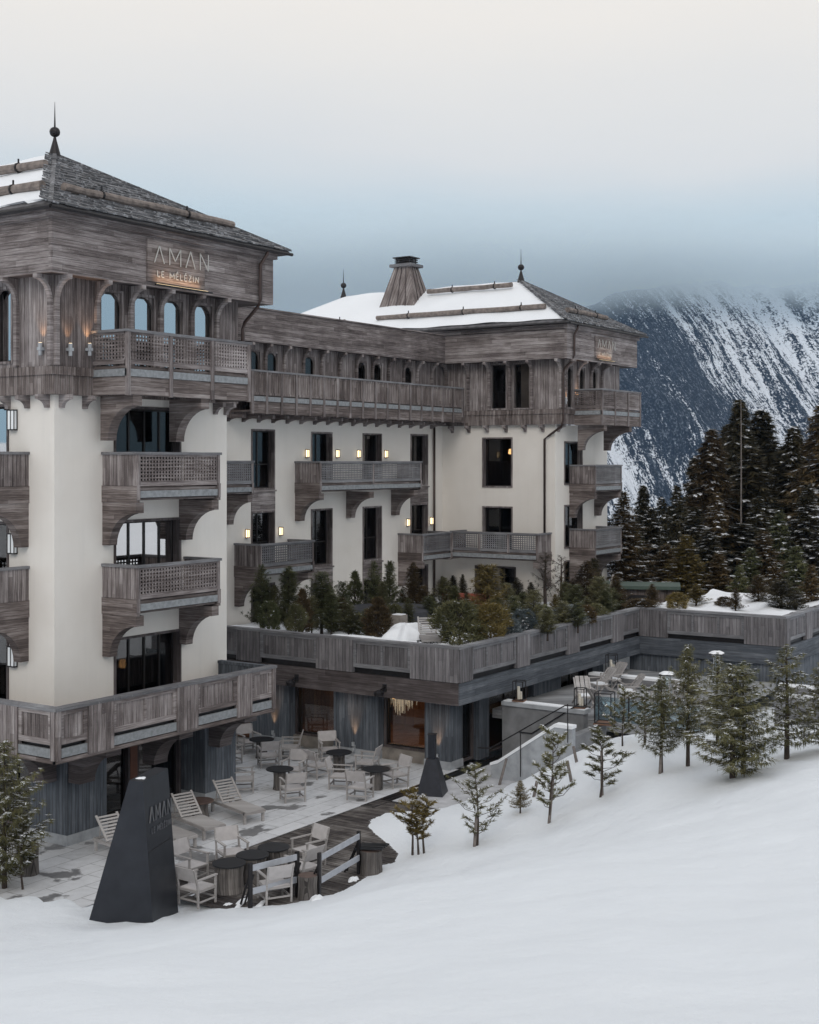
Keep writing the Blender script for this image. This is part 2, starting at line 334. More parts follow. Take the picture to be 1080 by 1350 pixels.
_wc = {}
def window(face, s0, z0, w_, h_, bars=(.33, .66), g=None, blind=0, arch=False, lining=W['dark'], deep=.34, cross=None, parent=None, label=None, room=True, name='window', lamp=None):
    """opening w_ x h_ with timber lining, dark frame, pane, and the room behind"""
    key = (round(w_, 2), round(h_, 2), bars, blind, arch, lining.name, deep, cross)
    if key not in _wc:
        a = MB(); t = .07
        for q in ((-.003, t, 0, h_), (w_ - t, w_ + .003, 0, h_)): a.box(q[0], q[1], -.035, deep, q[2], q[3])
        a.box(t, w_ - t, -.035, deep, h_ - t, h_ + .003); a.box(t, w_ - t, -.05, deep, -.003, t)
        if arch:
            n = 10; r = (w_ - 2 * t) / 2; cx = w_ / 2; zc = h_ - t - r
            for i in range(n):
                a0, a1 = pi - pi * i / n, pi - pi * (i + 1) / n
                p0 = (cx + r * cos(a0), zc + r * sin(a0)); p1 = (cx + r * cos(a1), zc + r * sin(a1))
                a.hexa([(p0[0], .04, p0[1]), (p1[0], .04, p1[1]), (p1[0], .12, p1[1]), (p0[0], .12, p0[1]),
                        (p0[0], .04, h_ - t), (p1[0], .04, h_ - t), (p1[0], .12, h_ - t), (p0[0], .12, h_ - t)])
        f = MB(); y0, y1 = deep - .10, deep - .03; e = .05
        f.box(t, t + e, y0, y1, t, h_ - t); f.box(w_ - t - e, w_ - t, y0, y1, t, h_ - t)
        f.box(t + e, w_ - t - e, y0, y1, h_ - t - e, h_ - t); f.box(t + e, w_ - t - e, y0, y1, t, t + e)
        for b in bars: f.box(w_ * b - .03, w_ * b + .03, y0 - .01, y1 - .003, t + e, h_ - t - e)
        if cross: f.box(t + e, w_ - t - e, y0 + .005, y1 - .006, h_ * cross - .025, h_ * cross + .025)
        p = MB(); p.box(t + .01, w_ - t - .01, deep - .075, deep - .06, t + .01, h_ - t - .01)
        b = MB()
        if blind: b.box(t + .02, w_ - t - .02, deep + .05, deep + .07, h_ - t - blind, h_ - t)
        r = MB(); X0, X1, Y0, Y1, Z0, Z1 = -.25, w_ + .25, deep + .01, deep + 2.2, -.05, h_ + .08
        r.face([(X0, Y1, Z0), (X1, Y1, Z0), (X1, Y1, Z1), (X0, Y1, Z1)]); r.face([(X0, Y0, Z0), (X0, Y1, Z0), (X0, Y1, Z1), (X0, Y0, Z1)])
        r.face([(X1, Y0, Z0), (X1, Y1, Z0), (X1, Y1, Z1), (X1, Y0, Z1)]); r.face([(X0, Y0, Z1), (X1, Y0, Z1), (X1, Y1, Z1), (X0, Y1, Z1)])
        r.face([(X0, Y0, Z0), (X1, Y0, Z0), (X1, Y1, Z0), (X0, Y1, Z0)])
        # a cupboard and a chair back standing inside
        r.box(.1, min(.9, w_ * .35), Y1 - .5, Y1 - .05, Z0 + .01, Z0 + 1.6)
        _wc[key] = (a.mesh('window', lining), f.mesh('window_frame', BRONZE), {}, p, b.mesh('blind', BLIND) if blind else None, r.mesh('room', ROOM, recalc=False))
    A, Fm, panes, p, B, R_ = _wc[key]
    g = g or GLASS
    if g.name not in panes: panes[g.name] = p.mesh('pane', g)
    x, y, z = fpos(face, s0, z0, 0)
    par = parent or HOTEL; L = par.location
    o = put(name, A, par, (x - L.x, y - L.y, z - L.z), face[2])
    if label: o['label'] = label
    put('frame', Fm, o); put('pane', panes[g.name], o)
    if B: put('blind', B, o)
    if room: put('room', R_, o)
    if lamp:
        lm = MB(); lm.lathe([(.02, lamp[1]), (.13, lamp[1] + .02), (.10, lamp[1] + .26), (.02, lamp[1] + .28)], 8, lamp[0], deep + 1.2)
        put('room_lamp', lm.mesh('room_lamp', WARM2), o)
    return o

def bracket_profile(d, h, tip=.26, foot=.28, n=9):
    P = [(0, 0), (-d, 0), (-d, -tip)]
    for i in range(n + 1):
        t = pi / 2 * (1 - i / n)
        P.append((-(d - (d - foot) * cos(t)) , -h + (h - tip - .03) * sin(t)) if True else 0)
    P.append((0, -h)); return P
_bk = {}
def bracket_me(d, h, th, mat=None, tip=.26, foot=.28):
    k = (round(d, 2), round(h, 2), th, (mat or W['hb']).name, tip)
    if k not in _bk:
        m = MB(); m.prism(bracket_profile(d, h, tip, foot), 0, th, 'x'); _bk[k] = m.mesh('bracket', mat or W['hb'])
    return _bk[k]

_bal = {}
def balcony_parts(L, D, bays, kind, sides, Hb):
    """meshes of a balcony, local z = 0 at the cap top, y = 0 at the wall, -D outside"""
    key = (round(L, 2), round(D, 2), bays, kind, sides, Hb)
    if key in _bal: return _bal[key]
    R = {}
    long_posts = kind in ('top', 'panel')
    zpan = -.86 if kind != 'panel' else -1.03
    # deck + beams
    m = MB(); m.box(.05, L - .05, -D + .06, .0, -1.12, -1.0)
    if long_posts:
        m.box(.02, L - .02, -D + .015, -D + .10, -1.80, -1.30)
        if sides: m.box(.02, .10, -D + .10, 0, -1.80, -1.30); m.box(L - .10, L - .02, -D + .10, 0, -1.80, -1.30)
        m.box(.10, L - .10, -D + .10, 0, -1.72, -1.66)
    else: m.box(.06, L - .06, -D + .10, 0, -1.36, -1.30)
    R['deck'] = m.mesh('balcony', W['hb'])
    m = MB(); m.box(-.05, L + .05, -D - .05, -D + .11, -.075, 0)
    if sides: m.box(-.05, .11, -D + .11, 0, -.075, 0); m.box(L - .11, L + .05, -D + .11, 0, -.075, 0)
    R['cap_rail'] = m.mesh('cap_rail', W['rail'])
    m = MB(); m.box(.0, L, -D - .012, -D + .05, -1.28 if not long_posts else -1.29, -1.09)
    if sides and long_posts: m.box(-.012, .05, -D + .05, 0, -1.29, -1.09); m.box(L - .05, L + .012, -D + .05, 0, -1.29, -1.09)
    R['flashing'] = m.mesh('flashing', ZINC)
    pw = .12 if not long_posts else .13; zb = -1.82 if long_posts else -1.34
    R['posts'] = []
    for i in range(bays + 1):
        x = i * L / bays; x0 = min(max(x - pw / 2, -.0), L - pw)
        q = MB(); 
        if long_posts: q.box(x0, x0 + pw, -D - .04, -D + .05, zb, -.075)
        else:
            if i in (0, bays): q.box(x0 + (-.02 if i == 0 else .02), x0 + pw + (-.02 if i == 0 else .02), -D - .03, -D + .06, zb if 1 else 0, -.92); q.box(x0, x0 + pw, -D - .015, -D + .05, -.92, -.075)
            else: q.box(x0, x0 + pw, -D - .015, -D + .05, -1.0, -.075)
        R['posts'].append(q.mesh('post', W['v']))
    R['panels'] = []
    def lattice(q, a, b, ax, y):
        n = max(3, round((b - a) / .12)); st = (b - a) / n
        def bx(u0, u1, w0, w1, z0, z1):
            if ax == 'x': q.box(u0, u1, w0, w1, z0, z1)
            else: q.box(w0, w1, u0, u1, z0, z1)
        for i in range(n + 1): bx(a + i * st - .025, a + i * st + .025, y, y + .018, zpan + .03, -.12)
        k = 7; zz = (-.12 - (zpan + .03)) / k
        for i in range(k + 1): bx(a, b, y + .018, y + .034, zpan + .03 + i * zz - .024, zpan + .03 + i * zz + .024)
        bx(a, b, y - .006, y + .04, zpan - .10, zpan + .012); bx(a, b, y - .006, y + .04, -.13, -.075)
    def solid(q, a, b, ax, y):
        def bx(u0, u1, w0, w1, z0, z1):
            if ax == 'x': q.box(u0, u1, w0, w1, z0, z1)
            else: q.box(w0, w1, u0, u1, z0, z1)
        bx(a, b, y + .02, y + .045, zpan, -.075)
        bx(a, a + .10, y, y + .018, zpan, -.075); bx(b - .10, b, y, y + .018, zpan, -.075)
        bx(a + .10, b - .10, y, y + .018, zpan, zpan + .10); bx(a + .10, b - .10, y, y + .018, -.17, -.075)
    for i in range(bays):
        a, b = i * L / bays + pw / 2, (i + 1) * L / bays - pw / 2
        if i == 0: a = pw
        if i == bays - 1: b = L - pw
        q = MB()
        (solid if kind == 'panel' else lattice)(q, a, b, 'x', -D)
        R['panels'].append((('panel' if kind == 'panel' else 'lattice_panel'), q.mesh('lattice_panel', W['vr'] if kind == 'panel' else W['rail'] if kind == 'greylattice' else W['cut'])))
    R['side'] = []
    if sides:
        for x, sg in ((0, 1), (L - .07, -1)):
            q = MB()
            if kind == 'top': lattice(q, -D + .09, 0, 'y', x + .02); nm = 'lattice_panel'
            else: q.box(x, x + .07, -D + .05, 0, -.95, -.075); nm = 'side_panel'
            me = q.mesh(nm, W['v'] if nm == 'side_panel' else W['cut'])
            R['side'].append((nm, me))
            if kind not in ('top', 'panel'):
                q = MB(); q.box(x - .03, x + .10, -D - .005, 0, -1.42, -.952); R['side'].append(('side_beam', q.mesh('side_beam', W['hb'])))
    _bal[key] = R; return R
def balcony(face, s0, ztop, L, D, bays=1, kind='lattice', sides=True, Hb=1.3, brackets=(), bh=1.2, bth=.3, label=None, parent=None):
    R = balcony_parts(L, D, bays, kind, sides, Hb)
    x, y, z = fpos(face, s0, ztop)
    par = parent or HOTEL; PL = par.location
    o = put('balcony', R['deck'], par, (x - PL.x, y - PL.y, z), face[2])
    if label: o['label'] = label
    put('cap_rail', R['cap_rail'], o); put('flashing', R['flashing'], o)
    for p in R['posts']: put('post', p, o)
    for n_, p in R['panels']: put(n_, p, o)
    for n_, p in R['side']: put(n_, p, o)
    zb = -1.42 if kind not in ('top', 'panel') else -1.8
    for b in brackets:
        put('bracket', bracket_me(D - .04, bh, bth), o, (b, 0, zb))
    return o

# ---- levels
ZF1, ZAP, ZLIP, ZBAND, ZFB, ZFT, ZE = 3.2, 12.22, 12.75, 12.98, 15.42, 16.88, 17.08
# ---- left tower: slope-side face
A = (25.1, 28.3, S_); AL = 7.05; AN = 16.0
T1W = (25.1, 28.3 + AN, WW)
wins = [(2.2, 4.95, 9.6, 12.0), (2.2, 4.95, 6.3, 8.70), (2.2, 4.95, 3.2, 5.32)]
hp('wall', wall_mb(.003, AL, 2.9, ZAP, wins, .4).mesh('wall', STUCCO), *fpos(A, 0, 0))
window(A, 2.2, 9.6, 2.75, 2.4, (.30, .53, .76), GLASS, blind=.45)
window(A, 2.2, 6.3, 2.75, 2.4, (.30, .53, .76), MIRROR)
window(A, 2.2, 3.2, 2.75, 2.12, (.30, .53, .76), HALF, blind=.35, lamp=(1.9, .9))
wins = [(s, s + 1.9, z, z + 2.35) for z in (9.65, 6.35, 3.25) for s in (AN - 3.75, AN - 7.6, AN - 12.)]
hp('wall', wall_mb(0, AN - .003, 2.9, ZAP, wins, .4).mesh('wall', STUCCO), *fpos(T1W, 0, 0), WW)
for i, (a, b, c, d) in enumerate(wins): window(T1W, a, c, b - a, d - c, (.5,), (MIRROR if i == 0 else HALF))
m = MB(); m.box(7.05 - .4, 7.05, .403, 9.0, 2.9, ZAP); m.box(.4, AL, AN - .4, AN, 2.9, ZAP); m.box(.41, AL - .41, .41, AN - .5, ZAP - .1, ZAP - .02)
hp('wall', m.mesh('wall', STUCCO), 25.1, 28.3, 0)
# balconies of the left tower
for zt, lb in ((10.66, 'upper lattice balcony on the slope side'), (7.50, 'lower lattice balcony on the slope side')):
    balcony(A, 1.76, zt, 3.42, 1.37, 1, 'lattice', True, brackets=(0, 3.12), bh=1.22, bth=.30, label=lb)
    balcony(T1W, AN - 1.03 - 3.4, zt, 3.4, 1.25, 1, 'lattice', True, brackets=(0, 3.10), bh=1.22)
    balcony(T1W, AN - 9.3, zt, 3.4, 1.25, 1, 'lattice', True, brackets=(0, 3.10), bh=1.22)
balcony((24.85, 28.05, S_), 1.40, 14.03, 5.2, 1.32, 3, 'top', True, brackets=(.30, 3.05), bh=1.25, bth=.34, label='lattice balcony under the tower sign')

def timber_storey(face, L, ops, lip=True, over=.25, arch=False, g=HALF, bars=(), parent=None, th=.3, zt=ZFB, deep=.28):
    mb = wall_mb(.003, L, ZBAND, zt + .1, ops, th)
    hp('timber_wall', mb.mesh('timber_wall', W['v']), *fpos(face, 0, 0), face[2])
    m = MB(); m.box(-.063 if face[2] == S_ else 0, L + (0 if face[2] == S_ else .057), -.06, .16, ZLIP, ZBAND); m.box(-.01 if face[2] == S_ else 0, L, -.012, .10, ZAP, ZLIP)
    hp('apron', m.mesh('apron', W['vr']), *fpos(face, 0, 0), face[2])
    for a, b, c, d in ops:
        window(face, a, c, b - a, d - c, bars, g, arch=arch, lining=W['v'], deep=deep)
T1S = (24.85, 28.05, S_); T1L = 7.55
def sx(px_, Y, z=None):   # world x of picture column px_ on the plane y = Y
    a = (px_ - 540) / F_; return Y * (FX + a * FY) / (FY - a * FX)
kn1 = [sx(p, 27.5) - 24.85 for p in (142.6, 187, 226, 266.7, 300)]
ops = [(k + .17, k + 1.10, 13.0, 15.25) for k in kn1[:4]]
timber_storey(T1S, T1L, ops, arch=True, g=MIRROR, deep=.19)
T1WF = (24.85, 28.05 + AN + .5, WW); LL = AN + .5
ops = [(LL - 1.62 - .85 - i * 1.3, LL - 1.62 - i * 1.3, 13.1, 15.25) for i in range(8)]
timber_storey(T1WF, LL - .003, ops, arch=True, g=MIRROR, deep=.3)
def knee(face, s, z=ZFB, d=.57, h=.72, th=.13):
    """curved arcade brackets that carry the overhanging fascia"""
    k = ('knee', round(d, 2))
    if k not in _bk:
        m = MB(); n = 9; w0 = .085
        for i in range(n):
            a0, a1 = pi / 2 * i / n, pi / 2 * (i + 1) / n
            def P(a, r): return (-(d - (d - .02 - r) * cos(a)), -h + (h - r - .04) * sin(a))
            p0, p1, q0, q1 = P(a0, 0), P(a1, 0), P(a0, w0), P(a1, w0)
            m.hexa([(0, p0[0], p0[1]), (th, p0[0], p0[1]), (th, p1[0], p1[1]), (0, p1[0], p1[1]),
                    (0, q0[0], q0[1]), (th, q0[0], q0[1]), (th, q1[0], q1[1]), (0, q1[0], q1[1])], 0)
            # web of boards behind the curve
            m.hexa([(.03, p0[0], p0[1]), (th - .03, p0[0], p0[1]), (th - .03, p1[0], p1[1]), (.03, p1[0], p1[1]),
                    (.03, p0[0], 0), (th - .03, p0[0], 0), (th - .03, p1[0], 0), (.03, p1[0], 0)], 1)
        m.box(-.01, th + .01, -d - .02, -d + .16, -.12, 0, 0); m.box(0, th, -.11, 0, -h - 1.7, -h, 0)
        _bk[k] = m.mesh('arcade_bracket', [W['cut'], W['v']])
    hp('arcade_bracket', _bk[k], *fpos(face, s, z), face[2])
for s in [.0] + kn1: knee(T1S, s)
for s in (LL - .13, LL - 1.5, LL - 2.8, LL - 4.1, LL - 5.4, LL - 6.7, LL - 8.0): knee(T1WF, s)
def corbel(face, s, z, d=.42, h=.36, th=.13, mat=None):
    k = ('corb', d, h, th)
    if k not in _bk: m = MB(); m.prism(bracket_profile(d, h, .10, .10, 6), 0, th, 'x'); _bk[k] = m.mesh('corbel', W['cut'])
    hp('corbel', _bk[k], *fpos(face, s, z), face[2])
for s in (.16, 1.0, 6.4, 6.9): corbel(A, s, ZAP)
for s in (AN - .3, AN - 1.1, AN - 1.9, AN - 2.7): corbel(T1W, s, ZAP)
# boxed fascia round the tower top
def fascia(x0, x1, y0, y1, zb=ZFB, zt=ZFT, sides=('S', 'W', 'E', 'N'), name='fascia'):
    t = .12
    for sd, q in (('S', (x0, x1, y0, y0 + t)), ('W', (x0 + .003, x0 + t, y0 + t, y1 - t)), ('E', (x1 - t, x1 - .003, y0 + t, y1 - t)), ('N', (x0, x1, y1 - t, y1))):
        if sd not in sides: continue
        m = MB(); m.box(*q, zb, zt)
        if sd == 'S': m.box(x0 - .10, x1 + .10, y0 - .10, y0 + t, zt, zt + .26)
        if sd == 'W': m.box(x0 - .10, x0 + t, y0 + t, y1 - t, zt, zt + .26)
        if sd == 'E': m.box(x1 - t, x1 + .10, y0 + t, y1 - t, zt, zt + .16)
        hp(name, m.mesh('fascia', W['h']), 0, 0, 0)
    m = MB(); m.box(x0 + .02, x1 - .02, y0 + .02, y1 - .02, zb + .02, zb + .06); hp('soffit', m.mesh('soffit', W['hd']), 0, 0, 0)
FX1 = (24.30, 33.48, 27.50, 45.6)
fascia(*FX1)

# ---- hipped roofs
def sx(px_, Y, z=None):   # world x of picture column px_ on the plane y = Y
    a = (px_ - 540) / F_; return Y * (FX + a * FY) / (FY - a * FX)
def sy(px_, X):
    a = (px_ - 540) / F_; return X * (FY - a * FX) / (FX + a * FY)
rs = random.Random(4)
def hiproof(x0, x1, y0, y1, ze, zr, yr0, yr1, snow_edge, label):
    xm = (x0 + x1) / 2; t = .12
    m = MB()
    P = [(x0, y0), (x1, y0), (x1, y1), (x0, y1)]; R0, R1 = (xm, yr0, zr), (xm, yr1, zr)
    lo = [(x, y, ze - t) for x, y in P]; hi = [(x, y, ze) for x, y in P]
    m.face([hi[0], hi[1], R0]); m.face([hi[1], hi[2], R1, R0]); m.face([hi[2], hi[3], R1]); m.face([hi[3], hi[0], R0, R1])
    for i in range(4): m.face([lo[i], lo[(i + 1) % 4], hi[(i + 1) % 4], hi[i]])
    m.face(lo[::-1])
    roof = hp('roof', m.mesh('roof', SLATE), 0, 0, 0, label=label)
    loc = roof.location
    # slates on the slope side, laid in lapped courses
    m = MB(); n = 20; dz = (zr - ze) / n; dy = (yr0 - y0) / n
    for i in range(n):
        a = i / n; xa, xb = x0 + (xm - x0) * a, x1 - (x1 - xm) * a
        x = xa - rs.uniform(0, .2); first = True
        while x < xb:
            wdt = rs.uniform(.22, .5); x2 = min(x + wdt, xb + .02); xx = max(x, xa - (.03 if i else .06))
            th = rs.uniform(.03, .075); jy = rs.uniform(-.07, .02)
            ya, za = y0 + dy * i - .05 + jy, ze + dz * i + th + .012 + jy * dz / dy
            yb, zb = y0 + dy * (i + 1.5), ze + dz * (i + 1.5) + .012
            if x2 - xx > .03:
                m.hexa([(xx + .006, ya, za - th), (x2 - .006, ya, za - th), (x2 - .006, yb, zb - th), (xx + .006, yb, zb - th),
                        (xx + .006, ya, za), (x2 - .006, ya, za), (x2 - .006, yb, zb), (xx + .006, yb, zb)])
            x = x2
    put('slate_courses', m.mesh('slate_courses', SLATES), roof)
    # snow on the left-hand slope: thin sheet with a torn lower and hip-side edge
    m = MB(); nu, nv = 70, 26
    L_ = y1 - y0
    V = {}
    for j in range(nv + 1):
        v = j / nv
        for i in range(nu + 1):
            u = i / nu
            ya = y0 + (yr0 - y0) * v; yb = y1 + (yr1 - y1) * v
            yy = ya + (yb - ya) * u; e = min(u * (yb - ya), (1 - u) * (yb - ya), v * 5, .6)
            edge = snow_edge
            f = v
            if j == 0: f = edge + .012 * sin(i * 1.3) + rs.uniform(-.006, .012)
            if i == 0: yy += .14 + .05 * sin(j * 2.1) + rs.uniform(-.04, .04)
            f = min(max(f, edge * .6), .985)
            hh = .055 + .04 * sin(yy * 1.7 + v * 5) * sin(v * 9 + yy * .6)
            if i in (0, nu) or j in (0,): hh = .012
            V[i, j] = (x0 + (xm - x0) * f, yy, ze + (zr - ze) * f + max(hh, .012))
    for j in range(nv):
        for i in range(nu): m.face([V[i, j], V[i + 1, j], V[i + 1, j + 1], V[i, j + 1]])
    o = put('snow_cover', m.mesh('snow_cover', SNOW, smooth=True), roof)
    # eave gutter
    m = MB()
    m.tube([(x0 - .06, y0 - .07, ze - .10), (x1 + .06, y0 - .07, ze - .10)], .055, 6); m.tube([(x0 - .07, y0 - .06, ze - .10), (x0 - .07, y1, ze - .10)], .055, 6)
    put('gutter', m.mesh('gutter', METAL), roof)
    # hip caps
    m = MB(); m.beam((x0, y0, ze + .05), (xm, yr0, zr + .05), .12, .06); m.beam((x1, y0, ze + .05), (xm, yr0, zr + .05), .12, .06)
    put('hip_cap', m.mesh('hip_cap', SLATES), roof)
    return roof, xm
def snow_log(roof, a, b, nrm, r=.12):
    m = MB(); rr = random.Random(int(abs(a[0] * 10 + a[1])))
    n = 9; pts = [tuple(a[k] + (b[k] - a[k]) * i / n for k in range(3)) for i in range(n + 1)]
    m.tube([(p[0], p[1], p[2] + rr.uniform(-.015, .015)) for p in pts], [r * rr.uniform(.9, 1.08) for _ in pts], 9)
    lg = put('snow_guard_log', m.mesh('snow_guard_log', LOGM), roof)
    Ln = math.dist(a, b); k = max(2, int(Ln / 2.6))
    for i in range(k):
        m = MB()
        t = (i + .4) / k; c = [a[q] + (b[q] - a[q]) * t for q in range(3)]
        d = [(b[q] - a[q]) / Ln * .03 for q in range(3)]
        m.tube([(c[0] - d[0], c[1] - d[1], c[2]), (c[0] + d[0], c[1] + d[1], c[2])], r * 1.25, 8)
        m.box(c[0] - .02, c[0] + .02, c[1] - .02, c[1] + .02, c[2] + r, c[2] + r + .14)
        put('strap', m.mesh('strap', METAL), lg)
def finial(roof, x, y, z, s=1.):
    m = MB(); m.lathe([(.26 * s, z - .1), (.20 * s, z + .15 * s), (.07 * s, z + .62 * s), (.05 * s, z + .72 * s)], 12, x, y)
    m.lathe([(.03 * s, z + .70 * s)] + [(.19 * s * sin(pi * i / 8) + .01, z + (.92 - .19 * cos(pi * i / 8)) * s) for i in range(9)] + [(.03 * s, z + 1.15 * s)], 12, x, y)
    m.lathe([(.035 * s, z + 1.12 * s), (.022 * s, z + 1.5 * s), (.006, z + 2.05 * s)], 8, x, y)
    put('finial', m.mesh('finial', METAL), roof)
r1, xm1 = hiproof(24.05, 34.0, 27.25, 46.0, ZE + .10, 20.04, 32.7, 41., .045, 'hipped slate roof of the left tower, snow on its left slope')
def on_s(x0, y0, yr, ze, zr, f, up=.15): return (y0 + (yr - y0) * f, ze + (zr - ze) * f + up)
y_, z_ = on_s(0, 27.25, 32.7, ZE + .1, 20.04, .20, .19); snow_log(r1, (sx(84, y_), y_, z_), (sx(307, y_), y_, z_), 0, .115)
for f, p in ((.22, 56), (.66, 60)):
    x_ = 24.05 + 4.97 * f; z_ = ZE + .1 + (20.04 - ZE) * f + .17; snow_log(r1, (x_, sy(p, x_), z_), (x_, sy(p, x_) + 9, z_), 0, .13)
finial(r1, xm1, 32.7, 20.0, .84)
# ---- right tower
X2, Y2 = 59.4, 30.78
T2W = (X2, 37.4, WW); T2L = 37.4 - Y2; T2S = (X2, Y2, S_); T2SL = 6.0
wins2 = [(37.4 - 34.97, 37.4 - 33.19, 9.06, 11.61), (37.4 - 34.97, 37.4 - 33.19, 5.7, 8.10), (2.0, 4.4, 3.2, 5.05)]
hp('wall', wall_mb(0, T2L - .003, 2.9, ZAP, wins2, .4).mesh('wall', STUCCO), *fpos(T2W, 0, 0), WW)
window(T2W, wins2[0][0], 9.06, 1.78, 2.55, (.06,), GLASS, lining=W['v'], lamp=(.8, 1.7)); window(T2W, wins2[1][0], 5.7, 1.78, 2.40, (.5,), GLASS, lining=W['v'])
window(T2W, 2.0, 3.2, 2.4, 1.85, (.33, .66), HALF, blind=.5)
ws = [(.95, 3.0, z, z + 2.2) for z in (9.2, 6.0, 3.2)]
hp('wall', wall_mb(.003, T2SL, 2.9, ZAP, ws, .4).mesh('wall', STUCCO), *fpos(T2S, 0, 0))
for a, b, c, d in ws: window(T2S, a, c, b - a, d - c, (.5,), GLASS, lining=W['v'])
m = MB(); m.box(T2SL - .4, T2SL, .403, 18, 2.9, ZAP); m.box(.0, T2SL - .4, 17.6, 18, 2.9, ZAP); m.box(.41, T2SL - .41, .41, 17.5, ZAP - .1, ZAP - .02)
hp('wall', m.mesh('wall', STUCCO), X2, Y2, 0)
T2WF = (59.15, 37.3, WW)
Y2F = 30.24
s_ = 37.3 - Y2F
o2 = [(37.3 - 34.39, 37.3 - 33.36, 13.0, 15.35), (37.3 - 33.06, 37.3 - 32.03, 13.0, 15.35)]
timber_storey(T2WF, s_, o2, g=GLASS)
T2SF = (59.15, Y2F, S_); l2 = 6.6
kn2 = [sx(p, 29.71) - 59.15 for p in (757, 773, 790, 804)]
timber_storey(T2SF, l2, [(k + .17, k + .95, 13.0, 15.2) for k in kn2[:3]], arch=True, g=HALF, deep=.19)
for s in (.3, 1.6, 2.85, 4.05, 5.3, s_ - .15): knee(T2WF, s)
for s in [.0] + kn2: knee(T2SF, s)
for s in (.6, 1.6, 2.7, 3.8, 4.9, 5.9): corbel(T2W, s, ZAP)
for s in (.2,): corbel(T2S, s, ZAP)
FX2 = (58.55, sx(840, 29.71), 29.71, 52.)
fascia(*FX2)
for zt in (10.22, 7.0): balcony(T2S, 1.55, zt, 3.15, 1.42, 1, 'greylattice', True, brackets=(0, 2.85), bh=1.25)
balcony(T2SF, sx(757, 30.24) - 59.15, 14.0, 4.7, 1.5, 3, 'top', True, brackets=(.4, 3.4), bh=1.25, label='lattice balcony under the smaller sign of the right tower')
r2, xm2 = hiproof(58.3, sx(852, 29.46), 29.46, 51.6, ZE + .12, 20.0, sy(687, (58.3 + sx(852, 29.46)) / 2), 46.1, .06, 'hipped roof of the right tower with snow, logs and a timber chimney')
y_, z_ = on_s(0, 29.46, 34.6, ZE + .1, 20.0, .22, .19); snow_log(r2, (sx(748, y_), y_, z_), (sx(800, y_), y_, z_), 0, .13)
for f, p0, p1 in ((.27, 719, 497), (.80, 675, 564)):
    x_ = 58.3 + 4.45 * f; z_ = ZE + .1 + (20 - ZE) * f + .18; snow_log(r2, (x_, sy(p0, x_), z_), (x_, sy(p1, x_), z_), 0, .13)
x_ = 58.3 + 4.45 * .33; snow_log(r2, (x_, sy(455, x_), ZE + 2.96 * .33 + .1), (x_, sy(420, x_), ZE + 2.96 * .33 + .1), 0, .1)
finial(r2, xm2, sy(687, xm2), 19.95, .86); finial(r2, xm2, sy(453, xm2), 19.85, .84)
# timber chimney hood
ch = MB(); cx, cy = 62.0, 41.4; zb, zt = 18.6, 21.15
b0, b1, t0, t1 = 1.05, 1.25, .42, .52
ch.hexa([(cx - b0, cy - b1, zb), (cx + b0, cy - b1, zb), (cx + b0, cy + b1, zb), (cx - b0, cy + b1, zb),
         (cx - t0, cy - t1, zt), (cx + t0, cy - t1, zt), (cx + t0, cy + t1, zt), (cx - t0, cy + t1, zt)])
chimney = put('chimney', ch.mesh('chimney', W['vr']), r2)
m = MB(); m.box(cx - .62, cx + .62, cy - .72, cy + .72, zt, zt + .16); put('chimney_collar', m.mesh('chimney_collar', W['rail']), chimney)
m = MB()
for i in range(3): m.box(cx - .42, cx + .42, cy - .5, cy + .5, zt + .18 + i * .11, zt + .23 + i * .11)
for a in (-.36, .30):
    for b in (-.44, .38): m.box(cx + a, cx + a + .06, cy + b, cy + b + .06, zt + .16, zt + .5)
m.box(cx - .5, cx + .5, cy - .58, cy + .58, zt + .50, zt + .56); put('chimney_louvre', m.mesh('chimney_louvre', METAL), chimney)
m = MB()
for k in (-.5, 0, .5):
    m.beam((cx - b0 - .015, cy + k * b1, zb), (cx - t0 - .015, cy + k * t1, zt), .05, .03)
    m.beam((cx + k * b0, cy - b1 - .015, zb), (cx + k * t0, cy - t1 - .015, zt), .05, .03)
put('batten', m.mesh('batten', W['dark']), chimney)

# ---- middle wing
YW = 37.4; WG = (42.0, YW, S_)
def wx(x): return x - 42.0
wv = []
for a, b in ((44.05, 45.63), (56.38, 58.0)): wv += [(wx(a), wx(b), 9.17, 11.78), (wx(a), wx(b), 5.9, 8.24), (wx(a), wx(b), 3.2, 5.1)]
for a, b in ((48.22, 49.82), (52.24, 53.83)): wv += [(wx(a), wx(b), 9.3, 11.74), (wx(a), wx(b), 5.58, 8.22), (wx(a), wx(b), 3.2, 4.75)]
hp('wall', wall_mb(-10, wx(X2) - .003, 2.9, ZAP, wv, .4).mesh('wall', STUCCO), *fpos(WG, 0, 0))
for i, (a, b, c, d) in enumerate(wv): window(WG, a, c, b - a, d - c, (.46,), HALF if i % 4 == 1 else GLASS, lining=W['v'], cross=.42, deep=.38, blind=(.0, .3, .0, .5, .2)[i % 5])
for a, b, c, d in ((44.05, 45.63, 8.24, 9.17), (56.38, 58.0, 8.24, 9.15), (48.22, 49.82, 4.75, 5.58), (52.24, 53.83, 4.75, 5.58)):
    m = MB(); m.box(wx(a), wx(b), -.04, .05, c + .004, d - .004); m.box(wx(a) - .05, wx(b) + .05, -.09, -.04, d - .09, d - .02); hp('spandrel', m.mesh('spandrel', W['h']), *fpos(WG, 0, 0))
hp('wall', MB().box(32.2, X2 + 6, 46.0, 46.4, 0, ZFB).mesh('wall', STUCCO), 0, 0, 0)
WF = (33.0, 37.12, S_); wl_ = 59.1 - 33.0
def wf(x): return x - 33.0
kw = [sx(p, 36.72) for p in (333, 357, 382, 407, 431, 455, 477, 498, 519, 539, 557, 576)]
